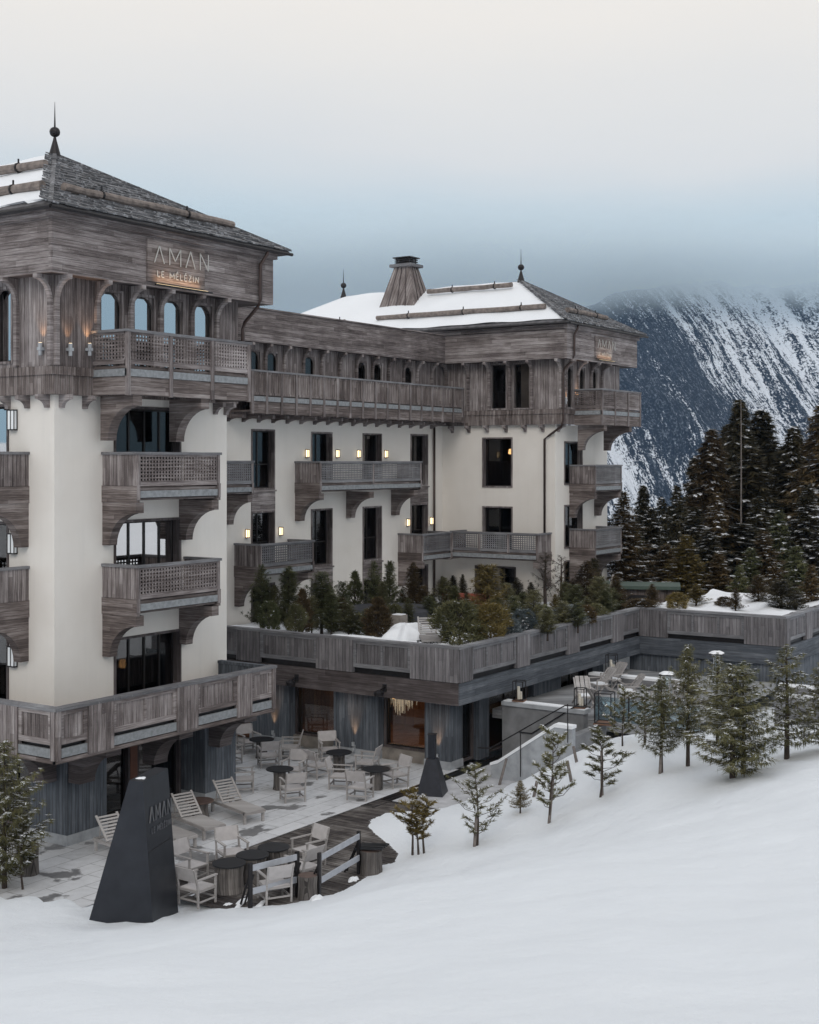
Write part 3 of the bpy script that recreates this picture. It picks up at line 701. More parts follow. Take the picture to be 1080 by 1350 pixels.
ow = [(wf(kw[i]) + .16, wf(kw[i]) + .98, 13.0, 15.15) for i in (0, 1, 3, 6, 7, 9)]
timber_storey(WF, wl_ - .02, ow, arch=True, g=GLASS, deep=.16)
for x in kw: knee(WF, wf(x), d=.42)
m = MB(); m.box(32.9, 58.547, 36.69, 36.81, ZFB + .02, 16.83); m.box(32.9, 58.547, 36.64, 36.85, 16.83, 16.9); hp('fascia', m.mesh('fascia', W['h']), 0, 0, 0)
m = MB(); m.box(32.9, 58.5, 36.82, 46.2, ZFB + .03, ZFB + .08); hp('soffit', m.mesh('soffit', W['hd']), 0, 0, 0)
m = MB(); m.box(33.6, 58.5, 36.86, 46.2, 16.6, 16.78); hp('roof', m.mesh('roof', SNOW), 0, 0, 0, label='flat snow covered roof of the middle wing')
balcony((42.3, 37.1, S_), 0, 14.18, 16.72, 1.2, 17, 'panel', False, label='long panelled balcony of the middle wing')
for i in range(17): corbel(WG, wx(42.45 + i * .985), 12.36, d=.9, h=.30, th=.12)
balcony(WG, wx(47.06), 10.40, 8.2, 1.40, 2, 'greylattice', True, brackets=(0, 3.85, 7.6), bh=1.25, bth=.34, label='double lattice balcony across the middle wing')
balcony(WG, wx(42.97), 6.95, 3.65, 1.40, 1, 'greylattice', True, brackets=(0, 3.3), bh=1.25, label='lower lattice balcony beside the left tower')
balcony(WG, wx(39.2), 10.42, 3.4, 1.35, 1, 'greylattice', True, brackets=(0, 3.1), bh=1.25)
# corner balcony where wing and right tower meet
balcony(WG, wx(55.28), 6.82, 2.75, 1.42, 1, 'greylattice', True, brackets=(0,), bh=1.2, label='corner balcony, wing side')
balcony(T2W, 1.40, 6.86, 5.0, 1.38, 3, 'greylattice', True, brackets=(4.7,), bh=1.25, label='corner balcony, right tower side')
# ---- wall lanterns of the hotel
def sconce_me(warm, w_=.13, h_=.32):
    a = MB(); a.box(-w_ / 2 - .02, w_ / 2 + .02, -.14, -.01, h_ / 2, h_ / 2 + .03); a.box(-w_ / 2 - .02, w_ / 2 + .02, -.14, -.01, -h_ / 2 - .03, -h_ / 2)
    for x in (-w_ / 2 - .02, w_ / 2): 
        for y in (-.14, -.03): a.box(x, x + .02, y, y + .02, -h_ / 2, h_ / 2)
    a.box(-.01, .01, -.142, -.128, -h_ / 2, h_ / 2); a.box(-w_ / 2, w_ / 2, -.015, 0, -h_ / 2, h_ / 2)
    g = MB(); g.box(-w_ / 2 + .005, w_ / 2 - .005, -.125, -.02, -h_ / 2 + .004, h_ / 2 - .004)
    return a.mesh('wall_lantern', METAL), g.mesh('lantern_glass', warm)
SW, SD = sconce_me(WARM), sconce_me(DIML, .26, .52)
def sconce(face, s, z, kind):
    a, g = kind; x, y, zz = fpos(face, s, z)
    o = hp('wall_lantern', a, x, y, zz, face[2]); put('lantern_glass', g, o)
for x in (404, 444, 472, 508): sconce(WG, wx(sx(x, YW)), 11.75 - (1.0 if 1 else 0), SW)
for x in (325, 369, 537, 568): sconce(WG, wx(sx(x, YW)), 7.32, SW)
for z in (11.55, 8.10, 4.95): sconce(T1W, 44.3 - 29.93, z, SD)
# spot uplights that graze the timber
def wash(x, y, z, rz, e=5):
    m = MB(); m.box(-.07, .07, -.16, 0, -.04, .04); m.lathe([(.05, .0), (.06, .16)], 8, 0, -.1); m.lathe([(.05, -.18), (.05, -.02)], 8, 0, -.1)
    o = put('wall_spotlight', m.mesh('wall_spotlight', PLINTHW), HOTEL, (x - HL.x, y - HL.y, z), rz)
    g = MB(); g.lathe([(.045, .162), (.045, .168)], 8, 0, -.1); put('lens', g.mesh('lens', WARM), o)
    l = bpy.data.lights.new('spot_beam', 'SPOT'); l.energy = e * 3.; l.color = (1, .55, .25); l.spot_size = radians(75); l.shadow_soft_size = .04; l.spot_blend = .8
    q = put('spot_beam', l, o, (0, -.1, .2)); q.rotation_euler = (pi, 0, 0)
    return o
wash(25.35, 28.04, 13.45, 0); wash(24.84, 28.45, 13.45, WW); wash(26.05, 28.04, 13.5, 0, 8); wash(60.6, Y2F, 13.4, 0, 8); wash(59.3, Y2F, 13.4, 0)
# ---- downpipes
def pipe(pts, r=.06): 
    m = MB(); m.tube(pts, r, 8); hp('downpipe', m.mesh('downpipe', COPPER, smooth=True), 0, 0, 0)
X_ = 32.85
pipe([(X_, 27.22, 17.1), (X_, 27.22, 16.95), (X_ - .12, 27.40, 16.6), (X_ - .12, 27.40, 15.5), (X_ - .12, 27.5, 15.3), (X_ - .3, 27.9, 14.8), (X_ - .3, 27.97, 14.6), (X_ - .3, 27.97, 12.3)])
pipe([(59.3, 29.48, 17.1), (59.3, 29.5, 16.9), (59.2, 29.62, 16.6), (59.2, 29.62, 15.6), (59.2, 29.8, 15.3), (59.1, 30.1, 14.95), (59.06, 30.15, 14.7), (59.06, 30.15, 12.4), (59.1, 30.3, 12.1), (59.3, sy(719, 59.3) - .25, 11.7), (59.3, sy(718, 59.3), 11.5), (59.3, sy(718, 59.3), 3.3)])
pipe([(58.45, 37.28, 12.3), (58.45, 37.28, 3.2)])
# ---- the signs on the fascias
def letters(glyph, h, w0, st):
    """strokes of the thin capitals: list of segments in a box of height h"""
    T = {'A': (1.0, [((0, 0), (.5, 1)), ((.5, 1), (1, 0))]), 'M': (1.15, [((0, 0), (0, 1)), ((0, 1), (.5, .25)), ((.5, .25), (1, 1)), ((1, 1), (1, 0))]),
         'N': (.9, [((0, 0), (0, 1)), ((0, 1), (1, 0)), ((1, 0), (1, 1))]), 'L': (.6, [((0, 1), (0, 0)), ((0, 0), (1, 0))]),
         'E': (.65, [((0, 1), (0, 0)), ((0, 0), (1, 0)), ((0, .5), (.8, .5)), ((0, 1), (1, 1))]), 'É': (.65, [((0, 1), (0, 0)), ((0, 0), (1, 0)), ((0, .5), (.8, .5)), ((0, 1), (1, 1)), ((.4, 1.15), (.75, 1.35))]),
         'Z': (.75, [((0, 1), (1, 1)), ((1, 1), (0, 0)), ((0, 0), (1, 0))]), 'I': (.1, [((.5, 0), (.5, 1))]), ' ': (.5, [])}
    m = MB(); x = 0
    for c in glyph:
        wd, segs = T[c]; wd *= w0
        for (a, b), (p, q) in segs:
            m.beam((x + a * wd, 0, b * h), (x + p * wd, 0, q * h), st, .03)
        x += wd + w0 * .55
    return m, x - w0 * .55
LET = plain('pale_metal_letters', (.50, .49, .47), .4, .3); STRIP = emit('sign_strip', (1, .74, .42), .8)
SIGNB = W['hb']
def sign(face, s, zc, w_, h_, sc_=1.):
    m = MB(); m.box(0, w_, -.05, 0, 0, h_); x, y, z = fpos(face, s, zc)
    o = hp('sign_board', m.mesh('sign_board', SIGNB), x, y, z, face[2], label='timber sign board reading AMAN LE MÉLÉZIN')
    m, L = letters('AMAN', .50 * sc_, .40 * sc_, .019); put('lettering', m.mesh('lettering', LET), o, (w_ * .10, -.085, h_ * .46), 0)
    m, L2 = letters('LE MÉLÉZIN', .17 * sc_, .15 * sc_, .013); put('lettering', m.mesh('lettering', LET), o, ((w_ - L2) * .55, -.075, h_ * .14), 0)
    m = MB(); m.box(w_ * .08, w_ * 1.08, -.20, -.14, -.10, -.06); k = put('sign_light', m.mesh('sign_light', METAL), o)
    g = MB(); g.box(w_ * .1, w_ * 1.0, -.19, -.15, -.058, -.05); put('light_strip', g.mesh('light_strip', STRIP), k)
    l = bpy.data.lights.new('sign_glow', 'AREA'); l.shape = 'RECTANGLE'; l.size = w_ * .8; l.size_y = .05; l.energy = 3. * sc_ ** 3; l.color = (1, .58, .28); l.spread = radians(110)
    q = put('sign_glow', l, o, (w_ * .5, -.17, -.03)); q.rotation_euler = (pi - .35, 0, 0)
sign((24.30, 27.497, S_), sx(193, 27.5) - 24.3, 15.55, 2.4, 1.22, 1.0)
sign((58.55, 29.707, S_), sx(784, 29.71) - 58.55, 15.6, 2.0, 1.15, .9)

# ---- the big parapet balcony of the left tower (first floor) with its zinc bands
def parapet(face, s0, s1, zt, segs, zp=1.0, zb=1.42, D=0, capw=.22, parent=None, slot=True, mat=None, fl=True, base=None, bm=None):
    """boarded parapet: cap, framed panels between broad plain piers, a slot or zinc band and a beam under them"""
    par = parent or HOTEL; PL = par.location; x, y, z = fpos(face, 0, 0)
    def P(name, m, mat_): return put(name, m, par, (x - PL.x, y - PL.y, 0), face[2])
    m = MB(); n = max(1, round((s1 - s0) / 2.4)); st = (s1 - s0) / n
    rj = random.Random(int(s0 * 7 + zt * 3))
    for i in range(n): m.box(s0 - (.06 if i == 0 else -.006), s0 + 0, 0, 0, 0, 0) if False else m.box(s0 + i * st + (.006 if i else -.05), s0 + (i + 1) * st - (.006 if i < n - 1 else -.05), -.06, capw, zt - .085, zt + rj.uniform(-.01, .01))
    P('cap', m.mesh('cap', W['rail']), 0)
    for kind, a, b in segs:
        m = MB()
        if kind == 'pier': m.box(a, b, -.05, .10, zt - zp - (.38 if fl else .18), zt - .086); P('pier', m.mesh('pier', mat or W['pv']), 0)
        else:
            m.box(a, b, .035, .09, zt - zp, zt - .086)
            put_panel = m; m = MB(); m.box(a, a + .12, -.005, .034, zt - zp, zt - .086); m.box(b - .12, b, -.005, .034, zt - zp, zt - .086)
            m.box(a + .12, b - .12, -.005, .034, zt - zp, zt - zp + .14); m.box(a + .12, b - .12, -.005, .034, zt - .20, zt - .086)
            k = int((b - a) / .9)
            for j in range(1, k): xx = a + (b - a) * j / k; m.box(xx - .04, xx + .04, -.003, .034, zt - zp + .14, zt - .20)
            pn = P('panel', put_panel.mesh('panel', mat or W['pv']), 0); put('frame', m.mesh('frame', W['cut'] if mat else W['rail']), pn)
            if fl: m = MB(); m.box(a, b, -.01, .07, zt - zp - .33, zt - zp - .10); P('flashing', m.mesh('flashing', ZINC), 0)
    m = MB(); m.box(s0 + .1, s1 - .1, .12, .2, zt - zb, zt - zp + .05); P('backing', m.mesh('backing', METAL), 0)
    m = MB(); b0 = zt - zb; b1 = zt - zp - (.36 if fl else .20); m.box(s0, s1, .0 if fl else -.03, .119, b0, b1)
    P('beam', m.mesh('beam', bm or W['hb']), 0)
    if base:
        m = MB(); m.box(s0, s1, .0 if fl else -.03, .119, base, b0 - .02); P('beam', m.mesh('beam', bm or W['hb']), 0)
PA = (23.2, 26.1, S_); pl = 31.85 - 23.2
parapet(PA, 0, pl, 4.17, [('pier', 0, .14), ('panel', .14, 1.05), ('pier', 1.05, 1.95), ('panel', 1.95, 4.35), ('pier', 4.35, 5.2), ('panel', 5.2, 6.9), ('pier', 6.9, 7.55), ('panel', 7.55, 8.5), ('pier', 8.5, 8.65)], .95, 1.42, mat=W['v'])
PB = (23.2, 26.1 + 16, WW)
parapet(PB, 0, 15.99, 4.17, [('pier', 15.84, 15.98), ('panel', 14.6, 15.84), ('pier', 13.7, 14.6), ('panel', 11.2, 13.7), ('pier', 10.3, 11.2), ('panel', 7.8, 10.3), ('pier', 7., 7.8), ('panel', 4.5, 7.), ('pier', 3.7, 4.5), ('panel', 0, 3.7)], .95, 1.42, mat=W['v'])
PC = (31.85, 26.1, S_)
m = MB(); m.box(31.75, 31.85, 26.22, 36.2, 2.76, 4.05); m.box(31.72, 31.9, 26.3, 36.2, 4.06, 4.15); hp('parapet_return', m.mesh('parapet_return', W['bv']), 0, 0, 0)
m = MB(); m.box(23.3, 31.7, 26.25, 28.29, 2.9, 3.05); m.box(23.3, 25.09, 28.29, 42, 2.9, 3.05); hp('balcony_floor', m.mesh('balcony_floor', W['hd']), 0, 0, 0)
# ground floor of the left tower: broad blue-grey timber pillars, glass between, curved brackets
def pillar(x0, x1, y0, y1, z0, z1, mat=None, par=None, plinth=True):
    p = par or HOTEL; PL = p.location
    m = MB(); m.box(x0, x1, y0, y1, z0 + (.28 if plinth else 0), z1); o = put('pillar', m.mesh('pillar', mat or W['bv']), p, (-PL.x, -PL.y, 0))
    if plinth: m = MB(); m.box(x0 - .02, x1 + .02, y0 - .02, y1 + .02, z0, z0 + .279); put('plinth', m.mesh('plinth', PLINTHW), o)
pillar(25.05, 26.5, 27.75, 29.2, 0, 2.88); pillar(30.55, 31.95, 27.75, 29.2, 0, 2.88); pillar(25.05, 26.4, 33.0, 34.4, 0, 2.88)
G1 = (26.5, 28.75, S_)
window(G1, 0, .08, 1.85, 2.75, (), MIRROR if 0 else HALF, name='glass_door', deep=.2); window(G1, 2.15, .08, 1.85, 2.75, (), HALF, name='glass_door', deep=.2)
m = MB(); m.box(28.36, 28.64, 28.7, 29.0, 0, 2.88); hp('door_post', m.mesh('door_post', plain('rust_brown_post', (.12, .045, .025), .6)), 0, 0, 0)
G1W = (25.6, 33.0, WW); window(G1W, 0, .08, 3.8, 2.75, (.33, .66), HALF, name='glass_door', deep=.2)
for x in (25.1, 27.9 - .0, 30.7):
    hp('bracket', bracket_me(1.45, 1.05, .55, W['hd'], .18, .45), x, 27.76, 2.76)
hp('bracket', bracket_me(1.45, 1.05, .55, W['hd'], .18, .45), 25.06, 28.7, 2.76, WW)
m = MB(); m.box(24.9, 32.0, 27.3, 27.7, 2.5, 2.74); hp('beam', m.mesh('beam', W['bh']), 0, 0, 0)
m = MB(); m.box(25.0, 32.1, 29.3, 44, -.1, .05); hp('floor', m.mesh('floor', CONC), 0, 0, 0)

# ================================================================== the roof-terrace pavilion in front of the wing
PAV = thing('terrace_pavilion', 'low timber-clad pavilion with planted snowy roof terrace and glazed ground floor', 'pavilion', (38.3, 23.8, 0))
cX, cY = 37.80, 23.16; ZT = 4.26
e1 = 52.35
PW = (cX, cY + 14, WW)
Lw = 14.0
parapet(PW, 0, Lw, ZT, [('pier', Lw - 1.9, Lw), ('panel', Lw - 4.3, Lw - 1.9), ('pier', Lw - 5.9, Lw - 4.3), ('panel', Lw - 8.5, Lw - 5.9), ('pier', Lw - 9.6, Lw - 8.5), ('panel', Lw - 12.6, Lw - 9.6), ('pier', 0, Lw - 12.6)], 1.02, 1.95, parent=PAV, fl=False, bm=W['hd'])
PS = (cX, cY, S_); Ls = e1 - cX
sg = [('pier', .0, .85)]; a = .85
wps, wpp = 3.05, .95
while a < Ls - 1:
    b = min(a + wps, Ls); sg.append(('panel', a, b)); a = b
    if a < Ls - .5: b = min(a + wpp, Ls); sg.append(('pier', a, b)); a = b
parapet(PS, 0, Ls, ZT, sg, 1.02, 1.95, parent=PAV, fl=False, bm=W['bh'])
y3 = 16.95
PW2 = (e1, cY, WW); L3 = cY - y3
parapet(PW2, 0, L3, ZT, [('pier', .0, 1.25), ('panel', 1.25, 4.55), ('pier', 4.55, L3)], 1.02, 1.95, parent=PAV, fl=False, bm=W['bh'])
PS2 = (e1, y3, S_)
parapet(PS2, 0, 9.5, ZT, [('pier', 0, .5), ('panel', .5, 2.6), ('pier', 2.6, 3.4), ('panel', 3.4, 6.5), ('pier', 6.5, 9.5)], 1.02, 1.95, parent=PAV, fl=False, bm=W['bh'])
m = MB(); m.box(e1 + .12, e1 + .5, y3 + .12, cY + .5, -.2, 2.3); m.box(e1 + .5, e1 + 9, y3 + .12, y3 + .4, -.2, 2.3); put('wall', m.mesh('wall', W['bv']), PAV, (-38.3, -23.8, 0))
m = MB(); m.box(38.0, 62, 23.4, 37.38, 2.4, 3.2); m.box(52.6, 62, 17.2, 23.4, 2.4, 3.2); m.box(38.0, 60, 37.39, 45, 2.4, 2.8)
put('roof_slab', m.mesh('roof_slab', W['hd']), PAV, (-38.3, -23.8, 0))
# left, glazed side on the patio: pillars and deep windows
yp = [sy(p, 38.3) for p in (560, 498, 440, 381, 330)]; print('pillars', yp)
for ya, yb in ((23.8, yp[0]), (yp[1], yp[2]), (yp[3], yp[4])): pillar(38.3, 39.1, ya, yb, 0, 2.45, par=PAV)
GW = (38.75, 37.2, WW)
WPL = dict(parent=PAV)
RG = glass('restaurant_glass', .03, (.7, .7, .68))
def gwin(y0, y1, g=RG): window((38.7, y1, WW), 0, .40, y1 - y0, 2.0, (.5,) if y1 - y0 > 3 else (), g, name='glass_wall', deep=.15, room=False, **WPL)
gwin(yp[0] + .01, yp[1] - .01); gwin(yp[2] + .01, yp[3] - .01)
for q0, q1 in ((yp[0] + .01, yp[1] - .01), (yp[2] + .01, yp[3] - .01)): m = MB(); m.box(38.55, 38.85, q0, q1, 0, .40); put('sill_wall', m.mesh('sill_wall', PLINTH), PAV, (-38.3, -23.8, 0))
# slope side of the ground floor
for xa, xb in ((38.3, 38.9), (40.2, 40.9), (44.2, 46.4), (49.2, 50.2)):
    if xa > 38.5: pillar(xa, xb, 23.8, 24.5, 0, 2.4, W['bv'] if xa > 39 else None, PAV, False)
window((39.12, 24.05, S_), 0, .05, 1.07, 2.35, (), HALF, name='glass_door', deep=.15, room=False, **WPL)
window((40.92, 24.05, S_), 0, .05, 3.2, 2.35, (.5,), RG, name='glass_door', deep=.15, room=False, **WPL)
window((46.42, 24.05, S_), 0, .05, 2.7, 2.35, (.5,), RG, name='glass_door', deep=.15, room=False, **WPL)
# restaurant inside
m = MB(); X0, X1, Y0, Y1 = 39.2, 51.5, 24.6, 37.3
m.face([(X1, Y0, 0), (X1, Y1, 0), (X1, Y1, 2.5), (X1, Y0, 2.5)]); m.face([(X0, Y1, 0), (X1, Y1, 0), (X1, Y1, 2.5), (X0, Y1, 2.5)]); m.face([(X0, Y0, 2.38), (X1, Y0, 2.38), (X1, Y1, 2.38), (X0, Y1, 2.38)])
m.face([(X0 - .6, Y0 - .5, .02), (X1, Y0 - .5, .02), (X1, Y1, .02), (X0 - .6, Y1, .02)])
m.box(44, 44.3, 26, 30, 0, 2.4); m.box(43, 43.3, 31.5, 35, 0, 2.4)
WALN = wood('walnut_panelling', 'v', [(.08, .045, .03), (.18, .10, .06), (.28, .17, .10), (.4, .25, .15)], .4, .02)
put('restaurant_room', m.mesh('restaurant_room', WALN), PAV, (-38.3, -23.8, 0))
for i, (x, y, z, e) in enumerate([(41.2, 27.0, 2.1, 7), (42.5, 31.2, 1.9, 4), (42., 28.6, 1.6, 2), (42.4, 24.9, 1.2, 4)]):
    m = MB(); m.lathe([(.03, .12), (.16, .0), (.16, -.16), (.03, -.2)], 10); o = put('pendant_lamp', m.mesh('pendant_lamp', WARM2), PAV, (x - 38.3, y - 23.8, z))
    l = bpy.data.lights.new('lamp_glow', 'POINT'); l.energy = e * 3.; l.color = (1, .55, .25); l.shadow_soft_size = .15; put('lamp_glow', l, o, (0, 0, -.35))
# crystal chandelier in the second window
ch_ = MB(); rr = random.Random(3)
for i in range(90):
    a = rr.uniform(0, 2 * pi); r = rr.uniform(.05, .55); L = rr.uniform(.25, .9) * (1.2 - r)
    ch_.box(r * cos(a) - .008, r * cos(a) + .008, r * sin(a) - .008, r * sin(a) + .008, -L, rr.uniform(-.05, .1))
put('chandelier', ch_.mesh('chandelier', emit('crystal', (.9, .8, .65), .35)), PAV, (39.9 - 38.3, sy(530, 39.9) - 23.8, 2.2))
# spotlights under the fascia and uplights on the pillars
for y in (sy(392, cX), sy(508, cX)):
    m = MB(); m.lathe([(.16, 0), (.18, .12), (.05, .2)], 10, 0, -.35); m.beam((0, 0, .25), (0, -.35, .15), .04, .04); m.box(-.08, .08, -.03, 0, .1, .35)
    o = put('floodlight', m.mesh('floodlight', METAL), PAV, (cX - .03 - 38.3, y - 23.8, 2.42), WW)
def uplight(x, y, z=.35, e=4):
    m = MB(); m.box(-.04, .04, -.05, 0, -.06, .06); m.lathe([(.055, .03), (.06, .17)], 9, 0, -.1); m.lathe([(.055, -.17), (.055, -.03)], 9, 0, -.1)
    o = put('uplight', m.mesh('uplight', PLINTHW), PAV, (x - 38.3, y - 23.8, z), WW)
    l = bpy.data.lights.new('uplight_beam', 'SPOT'); l.energy = e * 14; l.color = (1, .55, .28); l.spot_size = radians(50); l.spot_blend = .9; l.shadow_soft_size = .03
    q = put('uplight_beam', l, o, (0, -.1, .2)); q.rotation_euler = (pi, 0, 0)
for x, y in ((38.29, sy(578, 38.3)), (38.29, sy(468, 38.3)), (38.29, sy(362, 38.3))): uplight(x, y)

# ================================================================== ground
CP = []   # control points of the snow field: x, y, height
for px_, py_, z in [(-60, 1160, .1), (10, 1172, .03), (60, 1192, .03), (118, 1221, .0), (160, 1219, .05), (235, 1214, 0), (330, 1199, 0), (400, 1187, 0), (440, 1177, 0), (500, 1147, 0), (540, 1129, .03),
                    (520, 1110, .03), (492, 1090, .0), (500, 1076, .0), (540, 1068, .0), (560, 1090, .16), (600, 1068, .0), (645, 1052, .0), (690, 1034, .12), (600, 1100, .30), (650, 1075, .30)]:
    x, y, _ = at(px_, py_, Z=0); CP.append((x, y, z))
for px_, py_, d in [(628, 1115, 35.5), (727, 1083, 35.8), (793, 1050, 36.5), (870, 1018, 37), (908, 1010, 38.2), (967, 1025, 34.8), (1037, 1000, 36), (1090, 968, 39), (950, 985, 40), (800, 975, 41.), (760, 992, 41.3),
                    (720, 1012, 41.5), (860, 968, 42), (1000, 968, 42)]:
    CP.append(at(px_, py_, d=d))
for L, D, z in [(0, 25, 2.5), (0, 15, 5.0), (0, 7, 7.05), (0, 0, 8.7), (-7.2, 24, 1.45), (-5, 15, 4.6), (-9, 20, 2.2), (-14, 20, 2.0), (-12, 28, .5), (-20, 26, .6), (-20, 10, 4.0), (4, 25, 3.1), (6, 15, 5.5), (8, 25, 3.8), (12, 30, 3.6), (14, 20, 5.2), (25, 30, 4.6), (25, 10, 7),
                (0, -12, 11.5), (-20, -10, 8), (20, -10, 12), (40, 20, 7), (40, 40, 3), (26, 42, 2.2), (34, 55, 1.5), (18, 50, 1.35), (14, 47, 1.35)]:
    x, y = CD(L, D); CP.append((x, y, z))
for x, y, z in [(30, 25, -.5), (27, 22, -.35), (24.5, 24, -.4), (34, 26, -.7), (36, 24, -.6), (28.3, 20.8, -.25), (40, 26, -.9), (38, 22.9, -.5), (26, 30, -.8), (21.5, 27.2, -.2), (40, 22.3, -.3), (30, 34, -.9), (30.5, 22.2, -.2), (26.6, 20.6, -.2)]:
    CP.append((x, y, z))
CP = np.array(CP, float); n = len(CP)
def phi(r2): return np.where(r2 > 1e-9, .5 * r2 * np.log(r2 + 1e-12), 0)
r2 = ((CP[:, None, :2] - CP[None, :, :2]) ** 2).sum(-1); K = phi(r2) + np.eye(n) * 1.2
P_ = np.c_[np.ones(n), CP[:, :2]]
sol = np.linalg.solve(np.block([[K, P_], [P_.T, np.zeros((3, 3))]]), np.r_[CP[:, 2], 0, 0, 0])
def tps(x, y):
    x = np.asarray(x, float); y = np.asarray(y, float); o = sol[n] + sol[n + 1] * x + sol[n + 2] * y
    for i in range(n): o = o + sol[i] * phi((x - CP[i, 0]) ** 2 + (y - CP[i, 1]) ** 2)
    return o
_g = np.random.default_rng(5); _ph = _g.uniform(0, 6.28, (14, 2)); _kk = _g.uniform(-1, 1, (14, 2))
def wob(x, y, s=1.):
    o = 0
    for i in range(14):
        f = (.35 + .33 * i) * s; o = o + np.sin(_kk[i, 0] * f * x * 2 + _kk[i, 1] * f * y * 2 + _ph[i, 0]) / (1.2 + i * .75)
    return o
def ss(a, b, v): t = np.clip((v - a) / (b - a), 0, 1); return t * t * (3 - 2 * t)
def ground_h(x, y):
    x = np.asarray(x, float); y = np.asarray(y, float)
    D = FX * x + FY * y; L = FY * x - FX * y; R = np.hypot(x, y)
    near = tps(np.clip(x, -25, 62), np.clip(y, -40, 40))
    near = np.clip(near, -1.2, 16) + wob(x, y) * .04 + wob(x * 2.3, y * 2.3) * .02 + wob(x * 5.1 + 3, y * 4.3) * .006
    # terraces: the pool deck level and what the buildings stand on
    deck = ss(40.3, 41.3, x) * ss(14.4, 15.4, y) * (1 - ss(70, 74, x)) * (1 - ss(52, 56, y))
    near = near * (1 - deck) + np.minimum(near, 1.42) * deck
    bld = ss(37.9, 38.6, x) * ss(23.4, 23.9, y) * (1 - ss(66, 68, x)) * (1 - ss(56, 60, y)); near = near * (1 - bld) + np.minimum(near, -.4) * bld
    st = ss(37.4, 38.0, x) * (1 - ss(41.0, 41.6, x)) * ss(19.2, 19.8, y) * (1 - ss(24, 24.5, y)); near = near * (1 - st) + np.minimum(near, -.3 + 1.5 * ss(22, 19.6, y)) * st
    t1 = ss(24.6, 25.2, x) * ss(23.9, 24.5, y) * (1 - ss(38.2, 39, x)); near = near * (1 - t1) + np.minimum(near, -.35) * t1
    far = 1.2 - .38 * np.clip(D - 72, 0, 420) - .05 * np.clip(np.abs(L) - 60, 0, 300)
    far = far + wob(x * .15, y * .15) * 2
    back = 9 + .16 * np.clip(-D, 0, 300)
    o = near * (1 - ss(60, 78, D)) + far * ss(60, 78, D)
    side = ss(45, 90, np.abs(L)) * (1 - ss(60, 78, D)); o = o * (1 - side) + (6 - .08 * np.clip(D, -60, 60) + wob(x * .2, y * .2)) * side
    b = ss(-20, -60, D); o = o * (1 - b) + back * b
    return np.maximum(o, -165)
def axis(lo, a, b, hi, st, g=1.16):
    c = list(np.arange(a, b, st)); s = st; v = a; l = []
    while v > lo: s *= g; v -= s; l.append(v)
    s = st; v = c[-1]; r = []
    while v < hi: s *= g; v += s; r.append(v)
    return np.array(l[::-1] + c + r)
gx, gy = axis(-5000, 0, 58, 6000, .30), axis(-5000, -14, 30, 6000, .30)
GX, GY = np.meshgrid(gx, gy, indexing='ij'); GZ = ground_h(GX, GY)
nx, ny = GX.shape
co = np.stack([GX, GY, GZ], -1).reshape(-1, 3)
ii = np.arange(nx * ny).reshape(nx, ny); q = np.stack([ii[:-1, :-1], ii[1:, :-1], ii[1:, 1:], ii[:-1, 1:]], -1).reshape(-1, 4)
def npmesh(name, co, q, mats, smooth=True, mi=None):
    me = bpy.data.meshes.new(name); me.vertices.add(len(co)); me.vertices.foreach_set('co', np.asarray(co, np.float32).ravel())
    k = q.shape[1]; me.loops.add(len(q) * k); me.polygons.add(len(q)); me.loops.foreach_set('vertex_index', q.ravel().astype(np.int32))
    me.polygons.foreach_set('loop_start', np.arange(0, len(q) * k, k, dtype=np.int32)); me.polygons.foreach_set('loop_total', np.full(len(q), k, np.int32))
    me.polygons.foreach_set('use_smooth', np.full(len(q), smooth))
    for m in (mats if isinstance(mats, (list, tuple)) else [mats]): me.materials.append(m)
    if mi is not None: me.polygons.foreach_set('material_index', mi.astype(np.int32))
    me.update(calc_edges=True); me.validate(); return me
struct('snow_ground', npmesh('snow_ground', co, q, snowmat('snow_field', (.82, .86, .905), .45, 3)))

# ---- paving, deck, drain
def paving():
    m, ns, ls, b = newmat('stone_paving'); t = ns.new('ShaderNodeTexCoord')
    br = ns.new('ShaderNodeTexBrick'); br.inputs['Scale'].default_value = 1.; br.inputs['Brick Width'].default_value = 1.35; br.inputs['Row Height'].default_value = .62
    br.inputs['Mortar Size'].default_value = .012; br.inputs['Color1'].default_value = (.58, .59, .61, 1); br.inputs['Color2'].default_value = (.47, .48, .50, 1); br.inputs['Mortar'].default_value = (.16, .16, .16, 1)
    ls.new(t.outputs['Object'], br.inputs['Vector'])
    n = noise(ns, ls, t.outputs['Object'], .55, 6, .6); n2 = noise(ns, ls, t.outputs['Object'], 3.5, 5, .65)
    c = mixc(ns, ls, ramp(ns, ls, n2, [(.35, (0, 0, 0)), (.7, (.55, .55, .55))]), br.outputs[0], (.70, .72, .75))
    wet = ramp(ns, ls, n, [(.56, (0, 0, 0)), (.585, (1, 1, 1))])
    # dry islands of frosted slabs in the wet patch
    c = mixc(ns, ls, M2(ns, ls, 'MULTIPLY', wet, .72), c, (.055, .052, .052))
    ls.new(c, b.inputs['Base Color']); ls.new(M2(ns, ls, 'MULTIPLY_ADD', wet, -.5, .8), b.inputs['Roughness'])
    bump(ns, ls, b, M2(ns, ls, 'ADD', br.outputs['Fac'], M2(ns, ls, 'MULTIPLY', n2, -.4)), .25, -.01); return m
m = MB(); m.face([(20.2, 23.62, 0), (38.6, 23.62, 0), (38.6, 36.5, 0), (20.2, 36.5, 0)]); struct('stone_patio', m.mesh('stone_patio', paving()))
m = MB(); m.face([(33.9, 20.2, .0), (41.2, 20.2, .0), (41.2, 23.19, .0), (33.9, 23.19, .0)]); struct('concrete_path', m.mesh('concrete_path', plain('path_slabs', (.45, .455, .475), .8, var=.2, scale=2.5, bumps=.2)))
